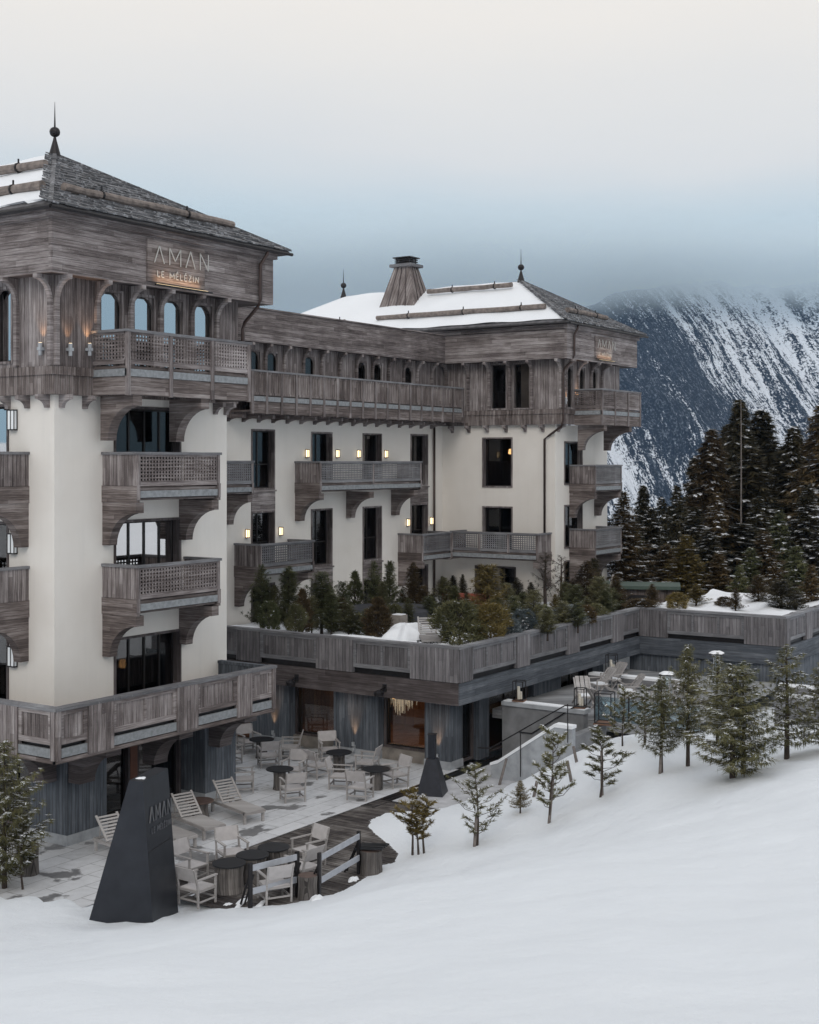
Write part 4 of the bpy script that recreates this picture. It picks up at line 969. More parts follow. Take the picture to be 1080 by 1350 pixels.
m = MB(); m.face([(32.9, 23.19, -.03), (41.0, 23.19, -.03), (41.0, 23.62, -.03), (32.9, 23.62, -.03)])
for i in range(54): m.box(32.9 + i * .15, 32.97 + i * .15, 23.2, 23.61, -.02, -.004)
m.box(32.9, 41, 23.17, 23.2, -.03, .006); m.box(32.9, 41, 23.6, 23.63, -.03, .006)
struct('drain_channel', m.mesh('drain_channel', METAL))
DK = wood('wet_deck_boards', 'y', [(.022, .019, .019), (.062, .054, .052), (.15, .138, .13), (.33, .315, .305)], .135, 0, blotch=.9)
m = MB(); rr = random.Random(8); x = 23.6
while x < 33.8:
    w_ = .135; y0 = 19.2 + rr.uniform(-.02, .02); 
    m.box(x, x + w_ - .026, 19.4 if x > 29.4 else y0, 23.6, -.05, -.004 + rr.uniform(-.004, .004)); x += w_
struct('timber_deck', m.mesh('timber_deck', DK))
# torn snow left on the boards
def snow_blob(name, cx, cy, z, rx, ry, h, seed, rot=0, n=40, lab=None):
    r = random.Random(seed); ph = [r.uniform(0, 6.28) for _ in range(6)]; am = [r.uniform(.03, .14) for _ in range(6)]
    m = MB(); rings = 6; ids = []
    for j in range(rings + 1):
        t = 1 - j / rings; row = []
        for i in range(n):
            a = 2 * pi * i / n; k = 1 + sum(am[q] * sin((q + 2) * a + ph[q]) for q in range(6))
            u, v = rx * t * k * cos(a), ry * t * k * sin(a); zz = h * (1 - t ** 3) * (1 + .15 * sin(a * 3 + j))
            row.append(len(m.v)); m.v.append((cx + u * cos(rot) - v * sin(rot), cy + u * sin(rot) + v * cos(rot), z + zz))
        ids.append(row)
    for j in range(rings):
        for i in range(n): k = (i + 1) % n; m.f.append((ids[j][i], ids[j][k], ids[j + 1][k], ids[j + 1][i])); m.m.append(0)
    return m.mesh(name, SNOW, smooth=True)
for i, (px_, py_, rx, ry, h, rot) in enumerate([(320, 1188, .55, .10, .05, .4), (345, 1191, .4, .07, .05, .3), (300, 1192, .12, .08, .03, 0), (255, 1178, .2, .1, .04, 0), (418, 1187, .3, .2, .12, .5), (466, 1160, .18, .12, .08, 0)]):
    x, y, _ = at(px_, py_, Z=0); o = put('snow_patch', snow_blob('snow_patch', x, y, -.01, rx, ry, h, i + 3, rot)); o['kind'] = 'stuff'

# ================================================================== upper pool deck, stairs, walls
m = MB(); m.box(40.95, 41.3, 20.2, 23.3, -.3, 1.80); m.box(40.9, 41.35, 20.15, 23.3, 1.80, 2.0)
cw = thing('concrete_wall', 'smooth grey concrete retaining wall with a broad coping between patio and pool deck', 'wall', (41, 21.5, 0))
m2 = MB(); m2.box(-.05, .3, -1.35, 1.8, -.3, 1.86); put('wall_face', m2.mesh('wall_face', CONC), cw)
m2 = MB(); m2.box(-.12, .38, -1.42, 1.8, 1.864, 2.0); put('coping', m2.mesh('coping', PLINTHW), cw)
m2 = MB(); m2.box(-.06, .3, -1.38, 1.75, 2.0, 2.03); put('snow_cover', m2.mesh('snow_cover', SNOW), cw)
m = MB(); m.box(41.3, 52.3, 17.3, 23.9, 1.3, 1.62); struct('pool_deck', m.mesh('pool_deck', wood('deck_boards_pale', 'h', [(.12, .12, .125), (.22, .225, .235), (.33, .34, .355), (.5, .52, .54)], .2, .03, frost=.5)))
stair = thing('stone_staircase', 'stone steps climbing to the pool deck beside the concrete wall', 'stairs', (39.8, 21.9, 0))
m = MB(); k = 9
for i in range(k): m.box(-1.35, 1.14, -.3 * (i + 1) + .1, -.3 * i + .1, -.3, .178 * (i + 1))
put('steps', m.mesh('steps', CONC), stair)
m = MB(); m.prism([(.25, -.3), (.25, .42), (.0, .5), (-2.1, 1.92), (-2.7, 1.92), (-2.7, -.3)], -1.62, -1.36, 'x'); put('side_wall', m.mesh('side_wall', PLINTHW), stair)
m = MB(); m.prism([(.27, .42), (.27, .50), (.0, .60), (-2.1, 2.03), (-2.72, 2.02), (-2.72, 1.92), (-2.1, 1.92), (0, .5), (.25, .42)], -1.66, -1.32, 'x'); put('snow_cover', m.mesh('snow_cover', SNOW), stair)
for x in (1.10, -1.70):
    m = MB(); m.tube([(x, .7, .95), (x, .25, .98), (x, -2.5, 2.66), (x, -3.4, 2.70)] if x < 0 else [(x, .7, 1.0), (x, .2, 1.0), (x, -1.6, 2.2)], .022, 6)
    if x < 0:
        for q, z0, z1 in ((-.9, .2, 1.7), (-2.6, 1.5, 2.72)): m.tube([(x, q, z0), (x, q, z1)], .018, 6)
    put('handrail', m.mesh('handrail', METAL), stair)
pp = thing('parapet_wall', 'far low timber and concrete parapet with a deep snow cap behind the pool chairs', 'wall', (47.8, 23.1, 1.62))
m = MB(); m.box(0, .4, -4.2, .2, .12, .38); m.box(.05, .3, -4.2, -4.0, -.2, .12); m.box(.05, .3, -.2, .0, -.2, .12); put('rail', m.mesh('rail', W['rail']), pp)
m = MB(); m.box(-.02, .42, -4.2, .2, .38, .47); put('snow_cover', m.mesh('snow_cover', SNOW), pp)
gb = thing('glass_balustrade', 'pale bluish glass balustrade at the front of the pool deck', 'balustrade', (41.3, 19.9, 1.6))
for i in range(3):
    m = MB(); m.box(.02, .04, -1.25 * (i + 1) + .03, -1.25 * i, .05, .85); put('glass_panel', m.mesh('glass_panel', glass('frosted_blue_glass', .25, (.6, .75, .8), .15)), gb)
    m = MB(); m.box(0, .06, -1.25 * i - .0, -1.25 * i + .03, 0, .9); put('post', m.mesh('post', METAL), gb)

# ================================================================== patio furniture
def ang(x, y, tx, ty): return math.atan2(ty - y, tx - x) - pi / 2      # local +y looks at the target
def chair_parts():
    w_, d = .31, .29; R = []
    for x in (-w_, w_):
        for y in (d, -d):
            m = MB(); t = .022
            if y > 0: m.box(x - t, x + t, y - t, y + t, 0, .64)
            else: m.beam((x, y, 0), (x, y - .02, .5), .044, .044); m.beam((x, y - .02, .5), (x, y - .14, .92), .044, .04)
            R.append(('leg', m.mesh('leg', TEAK)))
        m = MB(); m.box(x - .035, x + .035, -d - .06, d + .05, .64, .67); R.append(('armrest', m.mesh('armrest', TEAK)))
    m = MB(); m.box(-w_ + .02, w_ - .02, -d + .02, d + .03, .385, .41); R.append(('seat', m.mesh('seat', CANVAS)))
    m = MB()
    for y in (-d, d): m.box(-w_ + .022, w_ - .022, y - .016, y + .016, .35, .395); m.box(-w_ + .022, w_ - .022, y - .012, y + .012, .13, .17)
    for x in (-w_, w_): m.box(x - .013, x + .013, -d + .022, d - .022, .35, .395); m.box(x - .012, x + .012, -d + .022, d - .022, .11, .15)
    R.append(('seat_frame', m.mesh('seat_frame', TEAK)))
    m = MB(); m.hexa([(-w_ + .0, -d - .045, .60), (w_ - .0, -d - .045, .60), (w_, -d - .02, .60), (-w_, -d - .02, .60), (-w_, -d - .165, .93), (w_, -d - .165, .93), (w_, -d - .135, .93), (-w_, -d - .135, .93)])
    R.append(('backrest', m.mesh('backrest', CANVAS))); return R
CH = chair_parts()
def chair(px_, py_, tx, ty, label, extra=0):
    x, y, _ = at(px_, py_, Z=.42); o = thing('armchair', label, 'armchair', (x, y, 0), ang(x, y, tx, ty) + extra, 'pale canvas armchairs on the patio')
    for n_, me in CH: put(n_, me, o)
    return o
def table_parts(top, r=.44, h=.68, rs_=.30, seed=1, hs=None):
    m = MB(); m.lathe([(r - .015, h - .04), (r, h - .03), (r, h - .005), (r - .01, h)], 30); T = m.mesh('table_top', top)
    rg = random.Random(seed); m = MB(); m.lathe([(rs_ * 1.08, 0), (rs_ * .98, .12), (rs_ * .93, h * .55), (rs_, h - .042)], 26, jit=.045, rng=rg); B = m.mesh('log_base', BARK)
    return T, B
def table(px_, py_, h, label, top=BLACKTOP, rs_=.2, r=.44, seed=1):
    x, y, _ = at(px_, py_, Z=h); o = thing('log_table', label, 'table', (x, y, 0), seed, 'round topped tables on log bases')
    T, B = table_parts(top, r, h, rs_, seed); put('table_top', T, o); put('log_base', B, o); return x, y
Ta = table(345, 974, .66, 'black round table at the back left, half in the tower shade', seed=1)
Tb = table(369, 1013, .66, 'black round table with three armchairs nearest the loungers', seed=2)
Tc = table(447, 991, .66, 'black round table below the pillar between the two restaurant windows', seed=3)
Td = table(496, 1013, .66, 'black round table closest to the conical black stove', seed=4)
T1_ = table(302, 1137, .68, 'front black table nearest the dark signpost, on a thick barrel log', rs_=.36, r=.41, seed=5)
T2_ = table(333, 1126, .68, 'middle one of three black tables pushed together on thick logs', rs_=.36, r=.41, seed=6)
T3_ = table(361, 1116, .68, 'rearmost of three black tables pushed together on thick logs', rs_=.36, r=.41, seed=7)
x, y, _ = at(263, 1055, Z=.5)
o = thing('side_table', 'small table with rusty brown round top between two sun loungers', 'side table', (x, y, 0)); T, B = table_parts(BROWNTOP, .42, .5, .26, 8); put('table_top', T, o); put('log_base', B, o)
for a in [(321, 1025, *Tb, 'armchair seen from its left side, left of the table by the loungers'), (386, 1037, *Tb, 'armchair with its back to the slope, in front of the table by the loungers'),
          (388, 1012, *Tb, 'armchair tucked behind the table by the loungers'), (418, 1007, *Tc, 'side-on armchair left of the table below the pillar'),
          (354, 994, *Ta, 'armchair with its back to the slope at the back left table'), (383, 983, *Ta, 'armchair turned left, right of the back left table by the window sill'),
          (328, 976, *Ta, 'armchair at the far left corner, in front of the dark glass'), (303, 990, *Ta, 'armchair half hidden by the timber pillar of the tower'),
          (434, 986, *Tc, 'armchair facing the slope behind the table below the pillar'), (484, 1003, *Tc, 'armchair turned left under the second restaurant window'),
          (449, 1021, *Td, 'narrow looking armchair at the left of the stove table'), (475, 1035, *Td, 'foremost armchair of the stove table, back to the slope'),
          (521, 1019, *Td, 'armchair right of the stove table, nearest the black stove'),
          (260, 1167, *T1_, 'armchair right beside the dark pyramid signpost, back to the slope'), (251, 1138, *T1_, 'armchair behind the front table, beside the signpost edge'),
          (306, 1121, *T2_, 'armchair on the paving behind the middle of the joined tables'), (407, 1118, *T3_, 'armchair at the far right end of the joined tables'),
          (362, 1163, *T2_, 'armchair right behind the left snow barrier'), (400, 1140, *T3_, 'armchair between the two snow barriers')]: chair(*a)
def lounger_parts():
    R = []; w_, L = .34, 2.0
    for x in (-w_, w_ - .07):
        for y in (.06, L - .13):
            m = MB(); m.box(x, x + .07, y, y + .07, 0, .34); R.append(('leg', m.mesh('leg', TEAK)))
    m = MB(); m.box(-w_, -w_ + .04, 0, L, .27, .345); m.box(w_ - .04, w_, 0, L, .27, .345); m.box(-w_ + .04, w_ - .04, 0, .04, .27, .345); m.box(-w_ + .04, w_ - .04, L - .04, L, .27, .345); R.append(('frame', m.mesh('frame', TEAK)))
    m = MB(); n = 13
    for i in range(n): y = .045 + i * .096; m.box(-w_ + .01, w_ - .01, y, y + .082, .346, .366)
    R.append(('seat', m.mesh('seat', TEAK)))
    m = MB(); c, s = cos(radians(43)), sin(radians(43)); y0, z0, Lb = 1.30, .37, .82
    def P(x, t, o=0): return (x, y0 + t * c - o * s, z0 + t * s + o * c)
    for x0, x1 in ((-w_, -w_ + .06), (w_ - .06, w_)): m.hexa([P(x0, 0), P(x1, 0), P(x1, 0, .03), P(x0, 0, .03), P(x0, Lb), P(x1, Lb), P(x1, Lb, .03), P(x0, Lb, .03)])
    for i in range(8): t = .02 + i * .10; m.hexa([P(-w_ + .06, t), P(w_ - .06, t), P(w_ - .06, t, .02), P(-w_ + .06, t, .02), P(-w_ + .06, t + .055), P(w_ - .06, t + .055), P(w_ - .06, t + .055, .02), P(-w_ + .06, t + .055, .02)])
    R.append(('backrest', m.mesh('backrest', TEAK)))
    m = MB(); m.beam((-.2, y0 + .50, .37 + .46), (-.2, 1.9, .33), .03, .03); m.beam((.2, y0 + .50, .37 + .46), (.2, 1.9, .33), .03, .03); R.append(('prop', m.mesh('prop', TEAK)))
    return R
LP = lounger_parts()
def lounger(fx, fy, hx, hy, label):
    a = at(fx, fy, Z=.36); b = at(hx, hy, Z=.36); o = thing('sun_lounger', label, 'sun lounger', (a[0], a[1], 0), ang(a[0], a[1], b[0], b[1]), 'slatted sun loungers along the tower')
    for n_, me in LP: put(n_, me, o)
lounger(337, 1069, 288, 1050, 'slatted lounger furthest right with its whole frame in view')
lounger(284, 1089, 240, 1071, 'slatted lounger just right of the dark signpost')
lounger(247, 1103, 196, 1084, 'lounger hidden behind the signpost except for its foot')
lounger(190, 1121, 122, 1094, 'slatted lounger left of the signpost near the corner pillar')
# log stools
def stump(px_, py_, r, h, label, snow=False, dark=False, base=0):
    x, y, _ = at(px_, py_, Z=base); rg = random.Random(int(px_)); o = thing('tree_stump', label, 'log stool', (x, y, base), px_ * .1, 'cut logs used as stools')
    m = MB(); m.lathe([(r * 1.05, -.1), (r, .1), (r * .95, h * .6), (r, h - .01), (r * .97, h)], 22, jit=.06, rng=rg); put('bark', m.mesh('bark', BARK), o)
    m = MB(); m.lathe([(r * .93, h), (r * .93, h + .006)], 22); put('cut_face', m.mesh('cut_face', BROWNTOP), o)
    if snow: put('snow_cover', snow_blob('snow_cover', 0, 0, h + .004, r * .8, r * .6, .07, 9), o)
    if dark:
        m = MB(); rg = random.Random(2)
        for i in range(9): a = rg.uniform(-.4, .4); m.beam((-.35, -.25 + i * .06, h + .05), (.38, -.2 + i * .06 + a * .1, h + .09 + .03 * (i % 2)), .05, .04)
        put('dark_logs', m.mesh('dark_logs', BLACKTOP), o)
stump(406, 1184, .24, .55, 'pale cut log between the two snow barriers')
stump(489, 1150, .30, .58, 'thick cut log behind the right barrier carrying charred wood', dark=True)
x, y, _ = at(37, 1150, Z=0); stump(37, 1152, .27, .72, 'snow-topped cut log beside the young pine at the left edge', snow=True)
# snow barriers
def barrier(p0, p1, label):
    a = at(*p0, Z=0); b = at(*p1, Z=0); o = thing('barrier', label, 'barrier', (a[0], a[1], 0), math.atan2(b[1] - a[1], b[0] - a[0]), 'black posted barriers with grey rails'); L = math.dist(a[:2], b[:2])
    for x in (0, L):
        m = MB(); m.box(x - .045, x + .045, -.035, .035, -.3, 1.08); put('post', m.mesh('post', METAL), o)
        m = MB(); m.beam((x, .03, .78), (x, .42, -.05), .035, .035); m.beam((x + .12, .03, .78), (x + .12, .42, -.05), .03, .03)
        for z in (.2, .45): y = .03 + (.78 - z) * .47; m.box(x, x + .12, y - .012, y + .012, z - .012, z + .012)
        put('brace', m.mesh('brace', METAL), o)
    for z in (.42, .96): m = MB(); m.box(.045, L - .045, -.05, -.015, z - .07, z + .07); put('rail', m.mesh('rail', plain('barrier_rail', (.36, .38, .42), .7, var=.1)), o)
barrier((330, 1199), (392, 1182), 'left barrier of black posts and two grey rails'); barrier((421, 1184), (473, 1152), 'right barrier of black posts and two grey rails')
# black conical outdoor stove
x, y, _ = at(570, 1046, Z=0); st_ = thing('outdoor_stove', 'tall tapering black steel garden stove with an open firebox', 'stove', (x, y, 0), radians(20))
m = MB(); a, b_ = .42, .11
m.hexa([(-a, -a, 0), (a, -a, 0), (a, a, 0), (-a, a, 0), (-b_ * 1.5, -b_ * 1.5, 1.1), (b_ * 1.5, -b_ * 1.5, 1.1), (b_ * 1.5, b_ * 1.5, 1.1), (-b_ * 1.5, b_ * 1.5, 1.1)])
m.box(-b_, b_, -b_, b_, 1.1, 1.85); put('body', m.mesh('body', plain('black_steel', (.022, .024, .032), .45, .4, var=.2)), st_)
m = MB(); m.hexa([(a - .02 - .0, -.3, .06), (a + .004, -.3, .06), (a + .004, .3, .06), (a - .02, .3, .06), (.24, -.02, .78), (.262, -.02, .78), (.262, .02, .78), (.24, .02, .78)]); put('firebox_opening', m.mesh('firebox_opening', plain('soot', (.12, .12, .14), .9)), st_)
m = MB(); m.box(-b_ - .02, b_ + .02, -b_ - .02, b_ + .02, 1.85, 1.87); put('cap', m.mesh('cap', METAL), st_)
# the dark pyramid signpost
A0, B0 = CD(-5.71, 29.95), CD(-7.32, 30.30); A1, B1 = CD(-5.95, 29.9), CD(-6.27, 30.0); RD = np.array(CD(.33, 1.30)); 
bz, tz = -.25, 3.26
def off(p): return (p[0] + RD[0], p[1] + RD[1])
ob = thing('signpost', 'tall dark steel tapering signpost at the snow edge with raised hotel lettering', 'signpost', (A0[0], A0[1], 0))
m = MB(); O = lambda p, z: (p[0] - A0[0], p[1] - A0[1], z)
m.hexa([O(A0, bz), O(off(A0), bz), O(off(B0), bz), O(B0, bz), O(A1, tz), O(off(A1), tz), O(off(B1), tz), O(B1, tz)])
STEEL = plain('blue_black_steel', (.034, .037, .045), .42, .55, var=.16, scale=2.2, bumps=.08, bscale=60); put('body', m.mesh('body', STEEL), ob)
m, L = letters('AMAN', .34, .20, .022); 
o = put('lettering', m.mesh('lettering', plain('bright_steel', (.20, .205, .22), .35, .7)), ob)
ya = math.atan2(RD[1], RD[0]); f_ = (3.26 - 2.6) / 3.51
b0 = np.array(A1) + (np.array(A0) - np.array(A1)) * .22
nrm = np.array((RD[1], -RD[0])) / np.linalg.norm(RD)
o.location = (b0[0] - A0[0] + nrm[0] * .03 + RD[0] * .13, b0[1] - A0[1] + nrm[1] * .03 + RD[1] * .13, 2.28); o.rotation_euler = (-.02, .04, ya)
m, L = letters('LE MÉLÉZIN', .12, .085, .014); o = put('lettering', m.mesh('lettering', plain('bright_steel_small', (.13, .135, .15), .4, .6)), ob)
o.location = (b0[0] - A0[0] + nrm[0] * .04 + RD[0] * .2, b0[1] - A0[1] + nrm[1] * .04 + RD[1] * .2, 2.02); o.rotation_euler = (-.02, .04, ya)
m = MB(); q0 = np.array(A1) * .55 + np.array(A0) * .45
m.beam((q0[0] - A0[0] + nrm[0] * .006, q0[1] - A0[1] + nrm[1] * .006, 1.66), (q0[0] - A0[0] + RD[0] + nrm[0] * .006, q0[1] - A0[1] + RD[1] + nrm[1] * .006, 1.66), .012, .012); put('seam', m.mesh('seam', METAL), ob)
put('snow_cover', snow_blob('snow_cover', (A1[0] + B1[0]) / 2 - A0[0] + RD[0] * .2, (A1[1] + B1[1]) / 2 - A0[1] + RD[1] * .2, tz, .1, .12, .02, 4), ob)
# ---- pool deck furniture
def deckchair(px_, py_, z, rz, label):
    x, y, _ = at(px_, py_, Z=z); o = thing('deck_chair', label, 'deck chair', (x, y, z), rz, 'wooden deck chairs on the pool deck')
    m = MB(); 
    for sx_ in (-.3, .25): m.beam((sx_, -.45, 0), (sx_, .35, .95), .05, .04)
    for i in range(3): m.hexa([(-.25 + i * .17, .0, .43), (-.11 + i * .17, .0, .43), (-.11 + i * .17, .02, .43), (-.25 + i * .17, .02, .43), (-.25 + i * .17, .38, 1.0), (-.11 + i * .17, .38, 1.0), (-.11 + i * .17, .40, 1.0), (-.25 + i * .17, .40, 1.0)])
    put('backrest', m.mesh('backrest', TEAK), o)
    m = MB(); m.box(-.3, .3, -.5, .05, .36, .40); put('seat', m.mesh('seat', TEAK), o)
    for sx_ in (-.33, .30):
        m = MB(); m.box(sx_, sx_ + .05, -.5, .3, .58, .61); put('armrest', m.mesh('armrest', TEAK), o)
        m = MB(); m.box(sx_, sx_ + .04, -.5, -.46, 0, .58); m.beam((sx_ + .02, -.2, .4), (sx_ + .02, .55, 0), .04, .05); put('leg', m.mesh('leg', TEAK), o)
    m = MB(); m.box(-.28, .28, -.48, 0, .405, .44); put('snow_cover', m.mesh('snow_cover', SNOW), o)
deckchair(770, 930, 1.62, -.9, 'wooden deck chair left of the others, behind the black lantern')
deckchair(797, 915, 1.62, -2.2, 'wooden deck chair in front of the snow capped parapet, left one'); deckchair(835, 925, 1.62, -2.4, 'wooden deck chair in front of the parapet, right one')
deckchair(812, 908, 1.62, -2.0, 'wooden deck chair farthest back against the parapet')
deckchair(905, 925, 1.62, -2.5, 'wooden deck chair at the right behind the thin fir')
deckchair(790, 945, 1.62, 1.2, 'wooden deck chair seen from behind, nearest the glass'); deckchair(880, 935, 1.62, -2.2, 'wooden deck chair half behind the young pines')
def lantern(x, y, z, s, label, glassy=True):
    o = thing('lantern', label, 'lantern', (x, y, z), .2, 'big garden lanterns'); h, a = .75 * s, .21 * s
    m = MB()
    for i in (-a, a):
        for j in (-a, a): m.box(i - .014, i + .014, j - .014, j + .014, 0, h)
    for z_ in (.0, h): 
        for i in (-a, a): m.box(i - .014, i + .014, -a, a, z_, z_ + .025); m.box(-a, a, i - .014, i + .014, z_ + .001, z_ + .026)
    put('frame', m.mesh('frame', METAL), o)
    m = MB(); m.box(-a * 1.15, a * 1.15, -a * 1.15, a * 1.15, -.05, -.001); put('base', m.mesh('base', plain('lantern_wood', (.16, .09, .06), .7)), o)
    if glassy: m = MB(); [m.lathe([(.05, .03), (.05, .03 + hh)], 10, ax, ay) for ax, ay, hh in ((-.07, 0, h * .5), (.07, .05, h * .65), (.0, -.07, h * .4))]; put('candle', m.mesh('candle', plain('candle_wax', (.6, .57, .5), .6)), o)
lantern(41.1, 22.7, 2.08, .85, 'lantern with candles standing on the concrete wall coping')
x, y, _ = at(757, 933, Z=2.05); lantern(41.12, 20.35, 2.08, .8, 'black lantern at the right end of the concrete wall')
lantern(40.6, 19.2, 1.75, 1.3, 'empty black framed lantern at the head of the snowy stair wall', False)
lantern(48.0, 22.4, 2.16, .9, 'lantern on the far snowy parapet under the pavilion overhang')
def heater(px_, py_, zt, x0=None, label=''):
    x, y, _ = at(px_, py_, Z=zt); zb = 1.62; o = thing('patio_heater', label, 'patio heater', (x, y, zb), .3, 'tapered patio heaters with snowy hoods'); h = zt - zb
    m = MB(); 
    for i, j in ((-1, -1), (1, -1), (1, 1), (-1, 1)): m.beam((.2 * i, .2 * j, 0), (.09 * i, .09 * j, h - .1), .025, .025)
    put('frame', m.mesh('frame', plain('steel_frame', (.35, .37, .4), .4, .6)), o)
    m = MB(); m.lathe([(.05, .3), (.05, h - .1)], 8); put('glass_tube', m.mesh('glass_tube', CLEAR), o)
    m = MB(); m.box(-.26, .26, -.26, .26, h - .1, h - .06); put('hood', m.mesh('hood', METAL), o)
    put('snow_cover', snow_blob('snow_cover', 0, 0, h - .06, .27, .27, .08, 5), o)
heater(945, 859, 3.5, label='tapered patio heater further right, in front of the blue boarded wall'); heater(880, 886, 3.2, label='tapered patio heater left, close behind the deck chairs')

# ---- things on the roof terrace
ZR = 3.95
m = MB(); NXY = []
def tsnow(x0, x1, y0, y1, z, amp, name, st=.35):
    xs = np.arange(x0, x1 + .01, (x1 - x0) / max(2, round((x1 - x0) / st))); ys = np.arange(y0, y1 + .01, (y1 - y0) / max(2, round((y1 - y0) / st)))
    X, Y = np.meshgrid(xs, ys, indexing='ij'); Z = z(X, Y) + amp * (wob(X * 1.7, Y * 1.7) + .5 * wob(X * 4, Y * 4)) * .5
    a, b = X.shape; i_ = np.arange(a * b).reshape(a, b); q = np.stack([i_[:-1, :-1], i_[1:, :-1], i_[1:, 1:], i_[:-1, 1:]], -1).reshape(-1, 4)
    return npmesh(name, np.stack([X, Y, Z], -1).reshape(-1, 3), q, SNOW)
zf = lambda X, Y: 3.45 + .62 * (1 - ss(1.2, 3.4, np.minimum(X - 37.9, np.where(X < 52.4, Y - 23.2, Y - 17.05)))) 
struct('terrace_snow', tsnow(37.98, 58.5, 23.34, 37.3, zf, .10, 'terrace_snow'))
struct('terrace_snow', tsnow(52.5, 62, 17.15, 23.33, lambda X, Y: 4.16 + 0 * X, .16, 'terrace_snow'))
GREYC = plain('dark_grey_cover', (.045, .047, .055), .85, var=.15)
x, y, _ = at(545, 818, Z=3.6)
o = thing('covered_hot_tub', 'large low dark grey covered tub in the middle of the roof terrace', 'covered tub', (x, y + 1.2, 3.4)); m = MB(); m.lathe([(1.9, 0), (1.95, .1), (1.9, .62), (1.8, .7), (.3, .76)], 28); put('cover', m.mesh('cover', GREYC), o)
x, y, _ = at(612, 805, Z=3.6); o = thing('outdoor_sofa', 'cream sofa with brick red cushions behind the terrace shrubs', 'sofa', (x, y, 3.4), WW + .3)
m = MB(); m.box(-1.1, 1.1, -.4, .4, 0, .42); put('frame', m.mesh('frame', plain('cream_wicker', (.45, .38, .33), .9)), o)
m = MB(); m.box(-1.1, 1.1, .25, .45, .42, .95); put('backrest', m.mesh('backrest', plain('brick_red_cushion', (.30, .085, .06), .9)), o); m = MB(); m.box(-1.05, 1.05, -.38, .24, .42, .55); put('seat', m.mesh('seat', plain('brick_red_cushion2', (.30, .085, .06), .9)), o)
a = at(582, 846, Z=4.1); o = thing('sun_lounger', 'white slatted lounger back poking out of the terrace snow', 'sun lounger', (a[0] + .3, a[1] + .6, 3.75), -.9)
for n_, me in LP: put(n_, me, o)
x, y, _ = at(552, 838, Z=4.1); o = put('snow_mound', snow_blob('snow_mound', x + .4, y + .8, 3.95, 1.35, .8, .45, 12, .3)); o['kind'] = 'structure'
x, y, _ = at(526, 822, Z=3.9); o = thing('planter_box', 'small pale stone planter box beside the brown column shrub', 'planter', (x, y, 3.5)); m = MB(); m.box(-.25, .25, -.25, .25, 0, .75); put('box', m.mesh('box', PLINTH), o); m = MB(); m.box(-.2, .2, -.2, .2, .75, .78); put('snow_cover', m.mesh('snow_cover', SNOW), o)
# wooden hut beyond the terrace
x, y, _ = at(845, 782, d=66); o = thing('timber_hut', 'small timber hut with a flat greenish roof beyond the roof terrace', 'hut', (x, y, 2.2), WW + .4)
m = MB(); m.box(-1.6, 1.6, -.9, .9, 0, 2.0); put('wall', m.mesh('wall', W['vr']), o); m = MB(); m.box(-1.9, 1.9, -1.2, 1.2, 2.0, 2.16); put('roof', m.mesh('roof', plain('mossy_roof', (.07, .10, .085), .8)), o)
m = MB(); m.beam((-1.9, -1.5, 0), (-1.3, -1.2, 2.7), .16, .1); put('leaning_post', m.mesh('leaning_post', TEAK), o)
m = MB(); m.box(-1.0, .4, -.93, -.9, .8, 1.7); put('window', m.mesh('window', METAL), o)
# snowy steps and bench at the right edge
a = at(1052, 905, d=45); o = thing('snowy_bench', 'snow-covered stepped timber bench at the right edge below the terrace', 'bench', (a[0], a[1], a[2]), WW)
m = MB()
for i in range(2): m.box(-.8, .8, .35 * i, .35 * i + .33, -1.5, -.4 + i * .28)
put('steps', m.mesh('steps', W['rail']), o)
m = MB()
for i in range(2): m.box(-.8, .8, .35 * i + .02, .35 * i + .31, -.4 + i * .28, -.31 + i * .28)
put('snow_cover', m.mesh('snow_cover', SNOW), o)

# ================================================================== conifers
def needlemat(name, cols, rough=.75):
    m, ns, ls, b = newmat(name); t = ns.new('ShaderNodeTexCoord'); oi = ns.new('ShaderNodeObjectInfo')
    n = noise(ns, ls, t.outputs['Object'], 1.4, 4, .7); n2 = noise(ns, ls, t.outputs['Object'], 9, 2)
    v = M2(ns, ls, 'ADD', M2(ns, ls, 'MULTIPLY', n, .8), M2(ns, ls, 'MULTIPLY', n2, .35)); v = M2(ns, ls, 'ADD', v, M2(ns, ls, 'MULTIPLY', M2(ns, ls, 'SUBTRACT', oi.outputs['Random'], .5), .2))
    ls.new(ramp(ns, ls, v, [(.36, cols[0]), (.58, cols[1]), (.8, cols[2])]), b.inputs['Base Color']); b.inputs['Roughness'].default_value = rough; b.inputs['Specular IOR Level'].default_value = .2; return m
ND = dict(dark=needlemat('dark_spruce_needles', [(.022, .020, .011), (.048, .042, .023), (.095, .078, .042)]),
          brown=needlemat('brownish_larch_needles', [(.040, .027, .015), (.085, .060, .030), (.15, .108, .052)]),
          green=needlemat('green_needles', [(.040, .048, .022), (.105, .112, .054), (.21, .21, .105)]),
          olive=needlemat('olive_pine_needles', [(.05, .052, .024), (.125, .122, .060), (.25, .235, .125)]),
          gold=needlemat('golden_needles', [(.06, .046, .015), (.15, .115, .040), (.27, .21, .085)]),
          blue=needlemat('blue_grey_needles', [(.05, .065, .07), (.12, .145, .155), (.24, .27, .29)]))
TWIG = plain('twig_bark', (.055, .042, .036), .9, var=.3); STAKE = plain('stake_wood', (.17, .15, .14), .85, var=.3, scale=8)
